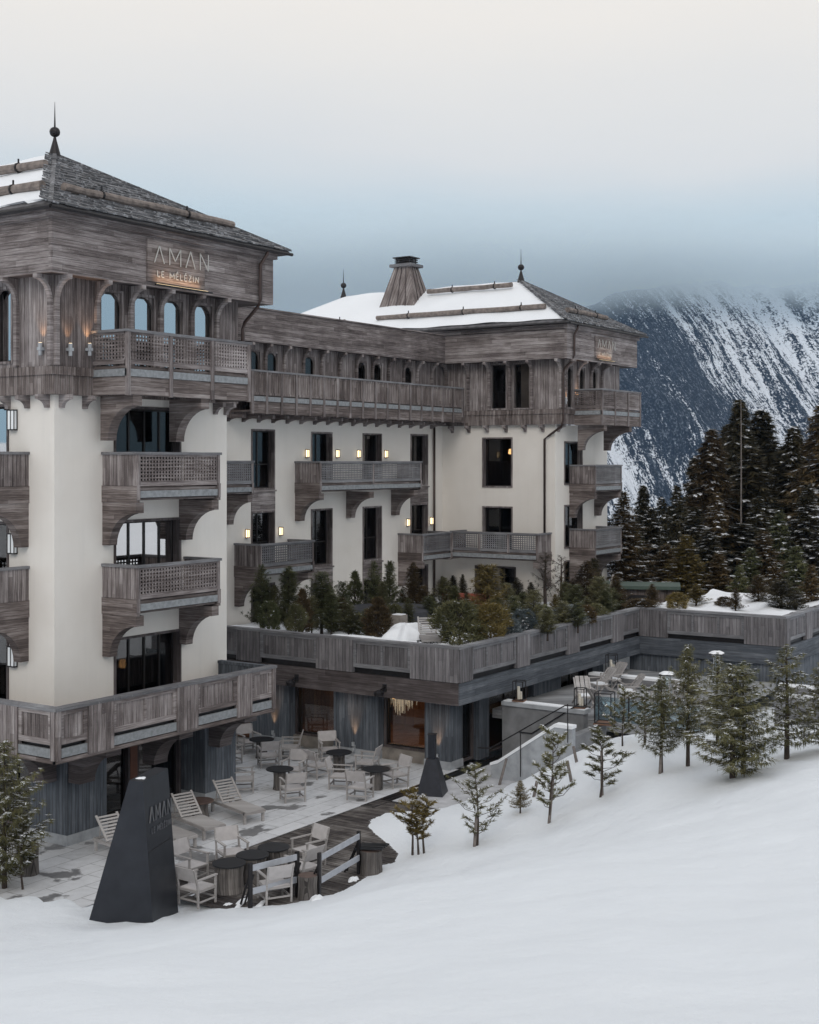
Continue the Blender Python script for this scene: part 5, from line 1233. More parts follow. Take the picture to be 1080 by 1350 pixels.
def spruce(h, r, seed, nb=120, blade=.30, bw=.07, droop=.45, snow=.25, prof=.75, base=.08, ncl=9, per=5, up=0., tipup=.12):
    g = np.random.default_rng(seed); V = []; Fm = []
    def tri(a, b, c, mi): V.extend((a, b, c)); Fm.append(mi)
    limbs = MB(); limbs.tube([(0, 0, -.4), (.01 * h * g.uniform(-1, 1), .0, h * .45), (0, 0, h * .98)], [h * .017 + .02, h * .010 + .012, .008], 7)
    for i in range(nb):
        t = (i + g.uniform(0, 1)) / nb; z = h * (base + (1 - base) * t); az = i * 2.399963 + g.uniform(-.4, .4)
        R = r * (1 - t) ** prof * g.uniform(.55, 1.15) * (1 + .22 * sin(2 * az + seed + 5 * t) + .13 * sin(9 * t + seed)) + .03 * r; sb = g.random() ** 1.6 * 2.2
        if g.random() < .07: R *= .5
        d = np.array((cos(az), sin(az), 0.)); s = np.array((-sin(az), cos(az), 0.))
        def sp(u): return np.array((0, 0, z)) + d * R * u + np.array((0, 0, 1)) * (up * R * u - droop * R * u ** 1.5 + tipup * R * u ** 3)
        if R > .25 * r and i % 2 == 0: limbs.tube([tuple(sp(0)), tuple(sp(.5)), tuple(sp(.92))], [.012 * h * .35 + .006, .006 + .001 * h, .004], 4, cap=False)
        k = max(3, int(ncl * R / r + 2))
        for j in range(k):
            u = .12 + .88 * (j + g.uniform(0, 1)) / k; p = sp(u); bl = blade * (1.15 - .55 * u) * g.uniform(.7, 1.25) * (.55 + .45 * min(1, R / (r * .4)))
            wdt = .5 * R * (1 - u) * .45 + .02
            for q in range(per):
                sg = 1 if q % 2 else -1; a = g.uniform(.25, 1.25) * sg
                dr = d * cos(a) + s * sin(a) + np.array((0, 0, g.uniform(-.55, .18))); dr /= np.linalg.norm(dr)
                o = p + s * g.uniform(-wdt, wdt) + np.array((0, 0, g.uniform(-.04, .04)))
                sd = np.cross(dr, (g.uniform(-.5, .5), g.uniform(-.5, .5), 1.)); sd /= np.linalg.norm(sd) + 1e-9
                tri(o - sd * bw * .5, o + sd * bw * .5, o + dr * bl, 0); 
                if q == 0: tri(o + dr * bl * .3 - sd * bw * .8, o + dr * bl * .3 + sd * bw * .8, o + dr * bl * .3 + np.array((0, 0, -bl * .55)), 0)
            if g.random() < snow * sb * (.4 + .9 * u):
                c = p + np.array((0, 0, bw * .35)); n_ = g.integers(2, 4)
                for q in range(n_):
                    a = g.uniform(-.9, .9); dr = d * cos(a) + s * sin(a); dr[2] = -droop * .6; sd = np.cross(dr, (0, 0, 1.)); L = bl * g.uniform(.35, .95); ww = bw * g.uniform(.6, 1.5)
                    o = c + s * g.uniform(-wdt, wdt)
                    tri(o - sd * ww, o + sd * ww, o + dr * L, 1); tri(o + sd * ww, o - sd * ww, o - dr * L * .6, 1)
    return V, Fm, limbs
def pine(h, r, seed, nb=16, ntuft=16, blade=.13, bw=.012, snow=.35, upc=.8, stems=1, base=.18, lean=0, twigs=4, top=True):
    """young pine: bare upswept branches that carry tufts of needles"""
    g = np.random.default_rng(seed); V = []; Fm = []; limbs = MB()
    def tri(a, b, c, mi): V.extend((a, b, c)); Fm.append(mi)
    def tuft(p, d, sc):
        for _ in range(ntuft):
            dr = d + g.normal(0, .55, 3); dr /= np.linalg.norm(dr); sd = np.cross(dr, g.normal(0, 1, 3)); sd /= np.linalg.norm(sd) + 1e-9
            o = p - d * sc * g.uniform(0, .12) ; tri(o - sd * bw, o + sd * bw, o + dr * blade * sc * g.uniform(.7, 1.15), 0)
        if g.random() < snow:
            for _ in range(3):
                dr = g.normal(0, 1, 3); dr[2] = abs(dr[2]) * .2; dr /= np.linalg.norm(dr); sd = np.cross(dr, (0, 0, 1.)); L = blade * .42 * g.uniform(.6, 1.2); o = p + np.array((0, 0, blade * .25)) + g.normal(0, blade * .15, 3)
                tri(o - sd * L * .4, o + sd * L * .4, o + dr * L, 1); tri(o + sd * L * .4, o - sd * L * .4, o - dr * L * .7, 1)
    for s_i in range(stems):
        ox = 0 if stems == 1 else .10 * (s_i - 1); la = lean + g.uniform(-.08, .08) * (stems > 1); hh = h * (1 if s_i == 0 else g.uniform(.75, .95))
        st = lambda t: np.array((ox + la * hh * t + .03 * sin(5 * t + s_i), .05 * sin(4 * t + seed) + (.07 * (s_i - 1) if stems > 1 else 0), hh * t))
        limbs.tube([tuple(st(t) + (np.array((0, 0, -.3)) if t == 0 else 0)) for t in (0, .3, .6, .98)], [.026 + .004 * h, .02, .014, .006], 6)
        for i in range(nb):
            t = base + (1 - base) * (i + g.uniform(0, 1)) / nb; az = i * 2.4 + g.uniform(-.5, .5); R = r * (1 - .72 * t) * g.uniform(.35, 1.2) * (1.25 if t > base + .1 else .8)
            d = np.array((cos(az), sin(az), 0.)); p0 = st(min(t, .97))
            b1 = p0 + d * R * .55 + np.array((0, 0, R * upc * .25)); b2 = p0 + d * R + np.array((0, 0, R * upc))
            limbs.tube([tuple(p0), tuple(b1), tuple(b2)], [.010, .007, .004], 4, cap=False)
            tuft(b2, np.array((d[0] * .6, d[1] * .6, .7)), 1)
            for q in range(twigs):
                u = g.uniform(.25, .95); pb = p0 + (b2 - p0) * u; a = g.uniform(-1.2, 1.2); dd = np.array((cos(az + a), sin(az + a), g.uniform(.2, .9))); dd /= np.linalg.norm(dd); e = pb + dd * R * g.uniform(.15, .4)
                limbs.tube([tuple(pb), tuple(e)], [.005, .003], 3, cap=False); tuft(e, dd, .95)
        if top: tuft(st(.99), np.array((0, 0, 1.)), 1.2)
    return V, Fm, limbs
def shrub(h, r, seed, n=150, ntuft=10, blade=.16, bw=.018, snow=.2, shape='cone'):
    g = np.random.default_rng(seed); V = []; Fm = []; limbs = MB(); limbs.tube([(0, 0, -.3), (0, 0, h * .7)], [.04, .015], 6)
    def tri(a, b, c, mi): V.extend((a, b, c)); Fm.append(mi)
    lob = [(g.uniform(0, 6.28), g.uniform(.2, .8), g.uniform(.1, .3)) for _ in range(5)]
    for i in range(n):
        t = g.uniform(0, 1) ** .9; az = g.uniform(0, 6.28)
        if shape == 'cone': R = r * (1 - t) ** .8 * (1 if t > .12 else .7)
        elif shape == 'column': R = r * min(1, (1 - t) * 2.6) * (.75 + .25 * t)
        else: R = r * math.sqrt(max(0, 1 - (t * 1.02 - .12) ** 2))
        for a0, tt, k in lob: R *= 1 + k * max(0, cos(az - a0)) * (1 if abs(t - tt) < .25 else -.3)
        u = g.uniform(.35, 1.) ** .6; p = np.array((cos(az) * R * u, sin(az) * R * u, h * t * (.95 if shape != 'dome' else .9) + .04)); d = np.array((cos(az) * .6, sin(az) * .6, .75 if shape != 'spread' else .3)); d /= np.linalg.norm(d)
        if i % 6 == 0: limbs.tube([(0, 0, max(0, p[2] - .3 * h)), tuple(p)], [.010, .004], 3, cap=False)
        for _ in range(ntuft):
            dr = d + g.normal(0, .55, 3); dr /= np.linalg.norm(dr); sd = np.cross(dr, g.normal(0, 1, 3)); sd /= np.linalg.norm(sd) + 1e-9; o = p + g.normal(0, .04 * r + .02, 3)
            tri(o - sd * bw, o + sd * bw, o + dr * blade * g.uniform(.6, 1.2), 0)
        if g.random() < snow and u > .6:
            for _ in range(2):
                dr = g.normal(0, 1, 3); dr[2] = .1; dr /= np.linalg.norm(dr); sd = np.cross(dr, (0, 0, 1.)); L = blade * .4; o = p + np.array((0, 0, blade * .5)); tri(o - sd * L * .5, o + sd * L * .5, o + dr * L, 1); tri(o + sd * L * .5, o - sd * L * .5, o - dr * L, 1)
    return V, Fm, limbs
_pm = {}
def proto(key, gen, nd):
    if (key, nd) not in _pm:
        if key not in _pm:
            V, Fm, limbs = gen(); _pm[key] = (np.array(V), np.arange(len(V)).reshape(-1, 3), np.array(Fm), limbs.mesh('trunk', TWIG, recalc=False))
        V, q, Fm, tr = _pm[key]; _pm[key, nd] = (npmesh('crown', V, q, [ND[nd], SNOW], smooth=False, mi=Fm), tr)
    return _pm[key, nd]
def plant(name, cat, label, group, loc, key, gen, nd, s=1., sxy=None, rz=None, stake=None):
    crown, tr = proto(key, gen, nd); rz = rz if rz is not None else (loc[0] * 7.3 + loc[1] * 3.1) % 6.28
    sc_ = (s * (sxy or 1), s * (sxy or 1), s)
    o = thing(name, label, cat, loc, rz, group)
    put('crown', crown, o, scale=sc_); put('trunk', tr, o, scale=sc_)
    if stake:
        m = MB(); m.tube([(stake[0], stake[1], -.3), (stake[2], stake[3], stake[4])], [.045, .04], 8); k = put('stake', m.mesh('stake', STAKE), o); k.rotation_euler = (0, 0, -rz)
        # a rubber tie holds the trunk to the stake
        m = MB(); zz = stake[4] * .8; c = (stake[0] + (stake[2] - stake[0]) * .8, stake[1] + (stake[3] - stake[1]) * .8); m.beam((0, 0, zz), (c[0], c[1], zz), .03, .03); k = put('tie', m.mesh('tie', METAL), o); k.rotation_euler = (0, 0, -rz)
    return o
GEN = {}
for i in range(3): GEN['big%d' % i] = (lambda i=i: spruce(15, 3.0, 20 + i, nb=300, blade=.70, bw=.13, droop=.42, snow=.28, prof=.62, ncl=14, per=8))
for i in range(3): GEN['snowy%d' % i] = (lambda i=i: spruce(10, 2.5, 40 + i, nb=190, blade=.55, bw=.10, droop=.32, snow=.48, prof=.68, ncl=13, per=7, tipup=.25))
for i in range(2): GEN['young%d' % i] = (lambda i=i: spruce(7, 1.9, 60 + i, nb=150, blade=.42, bw=.08, droop=.18, snow=.22, prof=.72, ncl=11, per=8, up=.15))
GEN['fir'] = lambda: spruce(3.0, .95, 71, nb=54, blade=.24, bw=.020, droop=.10, snow=.7, prof=.6, ncl=8, per=13, up=.28, tipup=.3, base=.12)
GEN['fir2'] = lambda: spruce(3.0, .85, 72, nb=84, blade=.24, bw=.018, droop=.15, snow=.65, prof=.55, ncl=8, per=14, up=.18, tipup=.3, base=.22)
GEN['fir3'] = lambda: spruce(3.0, 1.15, 73, nb=78, blade=.25, bw=.022, droop=.12, snow=.6, prof=.5, ncl=9, per=13, up=.2, tipup=.3, base=.08)
for i in range(3): GEN['pine%d' % i] = (lambda i=i: pine(2.2, .62, 80 + i, nb=24, ntuft=18, snow=.8, twigs=8, blade=.12, bw=.010))
GEN['pineS'] = lambda: pine(1.9, .45, 84, nb=16, ntuft=20, snow=.45, stems=3, twigs=9, blade=.10, bw=.009, base=.3)
GEN['pineT'] = lambda: pine(2.4, .70, 85, nb=32, ntuft=9, snow=.5, twigs=9, blade=.11, bw=.009, base=.1)
GEN['mugo'] = lambda: shrub(1.3, .5, 90, n=260, ntuft=16, blade=.18, bw=.014, snow=.2, shape='dome')
GEN['cone'] = lambda: spruce(2., .55, 91, nb=95, blade=.20, bw=.017, droop=.0, snow=.10, prof=.62, ncl=7, per=12, up=.40, base=.04)
GEN['cone2'] = lambda: spruce(2., .6, 94, nb=75, blade=.24, bw=.017, droop=-.1, snow=.16, prof=.5, ncl=7, per=12, up=.5, base=.05)
GEN['column'] = lambda: shrub(2., .34, 92, n=340, ntuft=12, blade=.14, bw=.015, snow=.03, shape='column')
GEN['loose'] = lambda: spruce(2.2, .55, 93, nb=84, blade=.22, bw=.02, droop=.0, snow=.15, prof=.6, ncl=8, per=15, up=.5, base=.05)
GEN['bare'] = lambda: spruce(2.2, .5, 95, nb=26, blade=.17, bw=.017, droop=-.2, snow=.0, prof=.5, ncl=4, per=8, up=.7, base=.1)
H0 = {'big': 15, 'sno': 10, 'you': 7, 'fir': 3, 'pin': 2.2, 'mug': 1.3, 'con': 2, 'col': 2, 'loo': 2.2, 'bar': 2.2}
R0_ = {'big': 3.0, 'sno': 2.5, 'you': 1.9, 'fir': .95, 'pin': .62, 'mug': .5, 'con': .55, 'col': .34, 'loo': .55, 'bar': .5}
# ---- the forest beyond the terrace: column px, top py, distance, base height, width px
FOR = [
 (826, 690, 76, 1, 36, 'snowy1', 'brown', 'frosted brown spruce tucked behind the bottom tower balcony'), (848, 640, 90, 0, 40, 'big0', 'dark', 'dim spruce in the back row between tower and grove'),
 (872, 655, 94, 0, 46, 'snowy2', 'dark', 'frosted spruce in the back row above the hut'),
 (935, 700, 72, 1, 60, 'snowy2', 'dark', 'snow-flecked spruce filling the middle of the grove'), (1000, 655, 82, 0, 60, 'snowy1', 'dark', 'frosted spruce leaning on the broadest dark one'),
 (1052, 600, 98, 0, 60, 'snowy0', 'dark', 'frosted tall spruce in the back row at the right'), (1070, 745, 60, 1, 44, 'young0', 'brown', 'brown young spruce at the right edge above the wall'),
 (975, 527, 95, 0, 62, 'big0', 'dark', 'tallest dark spruce with a bare grey leader left of its top'), (1004, 541, 97, 0, 84, 'big1', 'dark', 'broad dark spruce joined to the tallest one on its right'),
 (938, 566, 88, 0, 58, 'big2', 'brown', 'slim brownish spruce standing left of the tallest pair'), (916, 602, 92, 0, 40, 'big0', 'dark', 'narrow dark spruce with a thin tip before the snowy mountain'),
 (1046, 562, 90, 0, 66, 'big2', 'dark', 'dark spruce right of the tallest pair with a notch between'), (1083, 535, 84, 0, 70, 'big1', 'brown', 'tall brown-green spruce cut by the right picture edge'),
 (960, 560, 104, 0, 60, 'big1', 'dark', 'dark spruce filling the gap behind the tallest pair'), (1024, 610, 104, 0, 70, 'big0', 'dark', 'dark spruce in the back row between the pair and the right edge'),
 (990, 590, 90, 0, 90, 'big2', 'dark', 'broadest dark spruce, its crown in front of the tallest pair'), (885, 668, 98, 0, 46, 'big1', 'dark', 'short dark spruce in the back row left of the group'),
 (822, 648, 72, -1, 54, 'snowy0', 'brown', 'ragged brown spruce right beside the corner of the right tower'), (858, 668, 78, 0, 60, 'snowy1', 'dark', 'frosted spruce with level layered branches near the hut'),
 (893, 640, 84, 0, 52, 'snowy2', 'dark', 'frosted dark spruce second from the narrow tip'), (915, 668, 76, 0, 74, 'snowy0', 'dark', 'wide snow-dusted spruce in the centre of the grove'),
 (945, 650, 80, 0, 64, 'snowy1', 'brown', 'snow-dusted brown spruce beneath the slim brownish one'), (1028, 672, 74, 0, 54, 'snowy2', 'green', 'snow-laden green spruce with a clear pointed tip'),
 (1065, 640, 74, 0, 70, 'snowy0', 'dark', 'snow-dusted spruce at the right edge above the terrace corner'), (1078, 700, 66, 0, 60, 'snowy1', 'dark', 'lower snow-dusted spruce touching the right edge'),
 (975, 690, 80, 0, 90, 'big2', 'dark', 'dark low-boughed spruce at the foot of the tallest pair'), (842, 700, 78, 0, 44, 'snowy2', 'green', 'small frosted spruce between tower and hut'),
 (878, 718, 74, 1, 52, 'young0', 'brown', 'brownish young spruce directly right of the hut'), (905, 705, 70, 1, 50, 'young1', 'gold', 'tawny young spruce in the front row, left of centre'),
 (918, 735, 71, 1, 42, 'young0', 'gold', 'low golden-brown young spruce in the front row'), (948, 728, 68, 1, 56, 'young1', 'brown', 'brown young spruce in the middle of the front row'),
 (975, 745, 66, 1, 40, 'young0', 'green', 'greenish young spruce beside the brown middle one'), (990, 722, 68, 1, 48, 'young1', 'green', 'green young spruce in front of the broadest dark one'),
 (1008, 700, 70, 1, 56, 'snowy0', 'brown', 'rusty snow-flecked spruce right of the broadest dark one'), (1020, 745, 64, 1, 48, 'young0', 'brown', 'brown young spruce above the snowy corner of the terrace'),
 (1050, 720, 64, 1, 56, 'young1', 'green', 'green young spruce at the right above the terrace corner'), (893, 748, 73, 1, 36, 'young1', 'brown', 'lowest brown young spruce above the first terrace snow')]
for px_, py_, d, zb, wpx, key, nd, lab in FOR:
    x, y, zt = at(px_, py_, d=d); zb = float(ground_h(x, y)) if d > 60 else zb; zb = max(zb, -6)
    k = key[:3]; s = (zt - zb) / H0[k]; R = wpx * (2.3 if key[0] == 'b' else 1.9) / 2 / F_ * d; plant('spruce_tree', 'spruce', lab, 'spruces beyond the roof terrace', (x, y, zb), key, GEN[key], nd, s, R / (R0_[k] * s))
x, y, zt = at(977, 570, d=86); m = MB(); m.tube([(x, y, zt - 9), (x + .05, y, zt - 2), (x, y, zt + 2.1)], [.06, .04, .02], 7); o = thing('bare_mast', 'thin pale bare pole standing in front of the tallest spruces', 'pole'); put('pole', m.mesh('pole', STAKE), o)
# ---- plants of the roof terrace: base px, base py, top py, width px, kind, needles, label
TER = [
 (436, 826, 778, 24, 'cone', 'green', 'slim green cone behind the squat olive conifer'), (452, 822, 772, 26, 'cone2', 'green', 'mid-height green conifer before the second wing window'),
 (520, 834, 800, 26, 'mugo', 'olive', 'low olive bush right of the rust brown juniper'), (538, 828, 792, 22, 'cone', 'olive', 'small olive cone left of the snow mound'),
 (566, 824, 790, 26, 'cone2', 'green', 'green conifer right behind the snow mound'), (595, 832, 796, 30, 'cone2', 'olive', 'olive shrub behind the white slatted lounger'),
 (600, 815, 775, 26, 'loose', 'green', 'loose green fir beside the dense olive cone'), (660, 838, 806, 30, 'cone2', 'olive', 'olive shrub between the yellow-green pine and the blue ones'),
 (678, 830, 790, 28, 'cone2', 'green', 'green shrub behind the blue-grey pine'), (742, 828, 796, 28, 'cone2', 'olive', 'olive shrub at the parapet right of the golden fir'),
 (355, 834, 796, 26, 'mugo', 'green', 'low green bush at the foot of the leftmost conifer'), (390, 836, 800, 24, 'mugo', 'olive', 'low olive bush below the second conifer from left'),
 (362, 829, 775, 26, 'loose', 'olive', 'thin olive fir between the two leftmost conifers'), (411, 834, 790, 22, 'cone2', 'olive', 'short olive conifer squeezed left of the broad conifer'),
 (437, 836, 782, 26, 'loose', 'green', 'loose green fir right of the broad conifer'), (460, 838, 800, 26, 'cone2', 'olive', 'squat olive conifer before the first cream gap'),
 (484, 840, 806, 24, 'cone2', 'green', 'small green conifer left of the rust brown juniper'), (505, 822, 770, 24, 'loose', 'olive', 'olive fir behind the rust brown juniper'),
 (570, 812, 785, 24, 'loose', 'olive', 'short olive fir left of the dense olive cone'), (655, 826, 790, 32, 'loose', 'olive', 'tousled olive fir below the yellow fir'),
 (632, 838, 806, 30, 'cone2', 'olive', 'rounded olive shrub above the parapet corner'), (690, 818, 782, 28, 'loose', 'green', 'loose green fir above the blue pine'),
 (722, 838, 806, 26, 'cone2', 'olive', 'olive shrub at the right parapet edge'), (745, 812, 770, 28, 'loose', 'olive', 'ragged olive fir below the candelabra fir'),
 (762, 828, 798, 24, 'cone2', 'green', 'rounded green shrub at the right parapet edge'), (798, 814, 780, 24, 'loose', 'green', 'loose green fir before the inner parapet corner'),
 (783, 800, 740, 34, 'loose', 'dark', 'tall loose dark fir right beside the bottom tower balcony'), (730, 790, 745, 30, 'loose', 'green', 'slender green fir before the cream tower corner'),
 (812, 804, 762, 30, 'loose', 'brown', 'brown open fir under the tower corner'),
 (345, 828, 752, 36, 'cone', 'green', 'dark conical spruce at the left end of the terrace planting'), (381, 830, 752, 40, 'loose', 'green', 'airy upright spruce with tan tip, second from left'),
 (399, 834, 781, 18, 'column', 'brown', 'narrow rusty juniper behind the left parapet'), (424, 834, 762, 46, 'cone2', 'green', 'broad bluish green conifer above the left parapet'),
 (449, 834, 792, 24, 'column', 'brown', 'brown-green juniper right of the broad conifer'), (468, 812, 758, 18, 'column', 'green', 'slim clipped column with a tuft on top before the cream wall'),
 (474, 838, 812, 40, 'mugo', 'olive', 'low round green bush at the parapet edge'), (493, 815, 747, 30, 'cone', 'green', 'tall dense green cone before the third wing window'),
 (498, 842, 792, 28, 'column', 'brown', 'rust brown egg-shaped juniper at the parapet edge'), (514, 812, 744, 30, 'loose', 'green', 'open-branched young fir against the cream wall'),
 (545, 812, 746, 30, 'loose', 'brown', 'dark brownish fir under the corner balcony'), (531, 812, 780, 18, 'cone', 'green', 'little cone between two open firs'),
 (558, 810, 776, 26, 'cone2', 'brown', 'brown bushy cone under the corner balcony'), (586, 812, 766, 34, 'cone', 'olive', 'dense olive cone left of the red sofa'),
 (583, 786, 762, 14, 'cone', 'dark', 'first tiny dark cone in the row along the tower wall'), (597, 786, 761, 15, 'cone', 'dark', 'second tiny dark cone in the row along the tower wall'), (610, 788, 760, 16, 'cone', 'dark', 'third tiny dark cone, just above the red sofa'),
 (681, 792, 764, 18, 'cone', 'dark', 'small dark cone before the tower wall, right of the yellow fir'), (700, 795, 770, 18, 'cone', 'dark', 'small dark cone close to the downpipe'),
 (643, 822, 752, 54, 'cone2', 'gold', 'large yellowish green fir in the middle of the terrace'), (615, 816, 783, 20, 'cone', 'brown', 'small rusty cone in front of the red sofa'),
 (606, 850, 798, 60, 'mugo', 'olive', 'large snow-dusted mountain pine at the parapet corner'), (647, 846, 800, 44, 'mugo', 'gold', 'yellow-green mountain pine right of the corner one'),
 (668, 812, 773, 28, 'cone2', 'olive', 'pale green fir behind the mountain pines'), (704, 832, 783, 32, 'cone2', 'olive', 'rounded olive fir at the right parapet'),
 (732, 822, 787, 24, 'cone', 'gold', 'small golden fir at the right parapet'), (719, 800, 734, 40, 'bare', 'dark', 'tall dark branching fir before the cream tower corner'),
 (740, 800, 737, 38, 'bare', 'brown', 'open candelabra fir before the cream tower corner'), (757, 815, 775, 34, 'cone2', 'green', 'bushy green fir under the small tower balcony'),
 (774, 810, 746, 44, 'cone', 'brown', 'tall shadowy fir in front of the bottom tower balcony'), (790, 812, 765, 34, 'cone2', 'olive', 'olive fir right of the bottom tower balcony'),
 (690, 834, 806, 34, 'mugo', 'blue', 'blue-grey frosted spreading pine behind the right parapet'), (752, 823, 800, 40, 'mugo', 'blue', 'second blue-grey frosted pine, nearer the tower'),
 (674, 842, 818, 26, 'mugo', 'blue', 'small bluish frosted pine between two yellow ones'), (770, 822, 800, 30, 'mugo', 'brown', 'brown low bush at the right parapet'), (625, 828, 800, 32, 'cone2', 'olive', 'grey-green shrub behind the corner mountain pine'),
 (805, 808, 778, 28, 'cone2', 'green', 'green shrub near the inner parapet corner'), (818, 806, 784, 26, 'cone', 'brown', 'brownish shrub beside the inner parapet corner'),
 (715, 826, 800, 26, 'mugo', 'green', 'low green bush between golden and olive firs'), (786, 818, 798, 24, 'mugo', 'olive', 'little olive bush below the hut'),
 (568, 848, 838, 34, 'mugo', 'brown', 'withered brown creeper spilling over the parapet corner'),
 (845, 803, 791, 40, 'mugo', 'brown', 'flat brown bush in the snow at the inner corner'), (893, 803, 783, 26, 'mugo', 'gold', 'small golden bush in the terrace snow'), (918, 796, 772, 28, 'cone', 'gold', 'golden cone behind the terrace snow'),
 (955, 800, 788, 22, 'mugo', 'brown', 'tiny brown tuft in the terrace snow'), (970, 805, 778, 20, 'cone', 'brown', 'thin brown cone in the terrace snow'), (1000, 797, 762, 28, 'cone2', 'brown', 'brown shrub behind the terrace snow'),
 (1030, 806, 768, 44, 'cone2', 'dark', 'dark snowy conifer at the outer terrace corner'), (1050, 804, 780, 30, 'cone', 'dark', 'smaller dark conifer right of the outer corner one'), (860, 795, 772, 22, 'cone', 'brown', 'brown shrub in front of the hut')]
for px_, py_, ty, wpx, key, nd, lab in TER:
    z0 = 3.9
    x, y, _ = at(px_, py_, Z=z0)
    if px_ > 842: z0 = 4.1; x, y, _ = at(px_, py_, Z=z0)
    else: z0 = float(zf(np.array(x), np.array(y))) - .05; x, y, _ = at(px_, py_, Z=z0)
    d = FX * x + FY * y; h = 1.06 * (py_ - ty) / F_ * d; k = key[:3]; s = h / (H0[k] * (.97 if key not in ('bare', 'loose') else 1)); R = wpx * (.95 if key == 'mugo' else 1.22) / 2 / F_ * d
    plant('terrace_conifer' if h > 1 else 'low_bush', 'conifer' if h > 1 else 'bush', lab, 'evergreens planted on the roof terrace', (x, y, z0), key, GEN[key], nd, s, R / (R0_[k] * s))
# ---- young trees on the snow slope
def slope_pt(px_, py_):
    v = ray(px_, py_); t = 12.
    while t < 70:
        if CZ + v[2] * t < float(ground_h(v[0] * t, v[1] * t)) and t > 20: break
        t += .1
    return v[0] * t, v[1] * t, float(ground_h(v[0] * t, v[1] * t)), t
SLO = [
 (550, 1127, 1036, 60, 'pineS', 'gold', 'three-stemmed yellowish young pine at the end of the timber deck', None), (628, 1116, 1004, 76, 'pineT', 'olive', 'thin-needled young pine with a leaning stake, right of the deck', (-.14, .0, .02, 0, .9)),
 (686, 1072, 1026, 28, 'fir2', 'gold', 'tiny yellow fir at the foot of the stair wall', None), (727, 1084, 962, 62, 'pine0', 'olive', 'staked young pine in front of the snowy stair wall', (-.1, .05, .12, 0, 1.3)),
 (792, 1051, 962, 62, 'pine1', 'olive', 'pale young pine with an upright stake below the pool glass', (.1, .0, .06, 0, 1.3)), (872, 1019, 888, 62, 'fir2', 'olive', 'thin fir tied to a steeply crossed pale stake', (-.14, 0, .16, 0, 2.0)),
 (907, 1011, 846, 72, 'fir2', 'olive', 'straight slim-trunked fir second left of the big bushy one', None), (966, 1026, 872, 128, 'fir3', 'olive', 'biggest bushy fir in the front of the slope group', None),
 (980, 1021, 868, 84, 'fir', 'green', 'snow-tipped fir right behind the biggest bushy one', None), (1037, 1001, 846, 92, 'fir', 'olive', 'tall fir with two leaning stakes near the right edge', (.16, 0, .06, 0, 1.6)),
 (1085, 990, 868, 80, 'fir3', 'olive', 'dense fir cut by the right picture edge', None), (946, 985, 858, 56, 'fir', 'olive', 'fir behind the big bushy one, in front of the blue wall', None),
 (850, 982, 905, 44, 'pine2', 'olive', 'low crooked pine in front of the pool deck glass', (.2, .1, .1, 0, .9)), (822, 985, 908, 44, 'pine0', 'olive', 'small crooked pine left of the crossed stake', None),
 (6, 1168, 968, 116, 'fir3', 'olive', 'dark bushy pine cut by the left picture edge', None), (30, 1170, 1075, 62, 'pine1', 'olive', 'low side shoot of pine at the foot of the left edge pine', None)]
for px_, py_, ty, wpx, key, nd, lab, stk in SLO:
    if px_ < 50: x, y, _ = at(px_, py_, Z=.05); z = .0; d = FX * x + FY * y
    else: x, y, z, d = slope_pt(px_, py_)
    h = (py_ - ty) / F_ * d; k = key[:3]; s = h / {'pineS': 1.95, 'pineT': 2.5}.get(key, H0[k] * 1.02); R = wpx * 1.2 / 2 / F_ * d
    r0 = {'pineS': .58, 'pineT': .75, 'fir3': 1.15, 'pine0': .62, 'pine1': .62, 'pine2': .62}.get(key, R0_[k])
    plant('young_pine' if 'pine' in key else 'young_fir', 'young tree', lab, 'young trees on the snow slope', (x, y, z - .05), key, GEN[key], nd, s, R / (r0 * s), stake=stk)
for i, (px_, py_, tx, ty, lab) in enumerate([(655, 1040, 668, 1000, 'leaning bare stake between the thin pine and the stairs'), (702, 1052, 708, 1030, 'short leaning stake above the tiny yellow fir'), (762, 1005, 756, 984, 'bare upright stake close to the stair wall'), (755, 1030, 748, 1003, 'leaning stake right of the staked pine')]):
    x, y, z, d = slope_pt(px_, py_); b = at(tx, ty, d=d); o = thing('wooden_stake', lab, 'stake', (x, y, z), 0, 'bare wooden stakes on the slope'); m = MB(); m.tube([(0, 0, -.2), (b[0] - x, b[1] - y, b[2] - z)], [.05, .045], 8); put('stake', m.mesh('stake', STAKE), o)

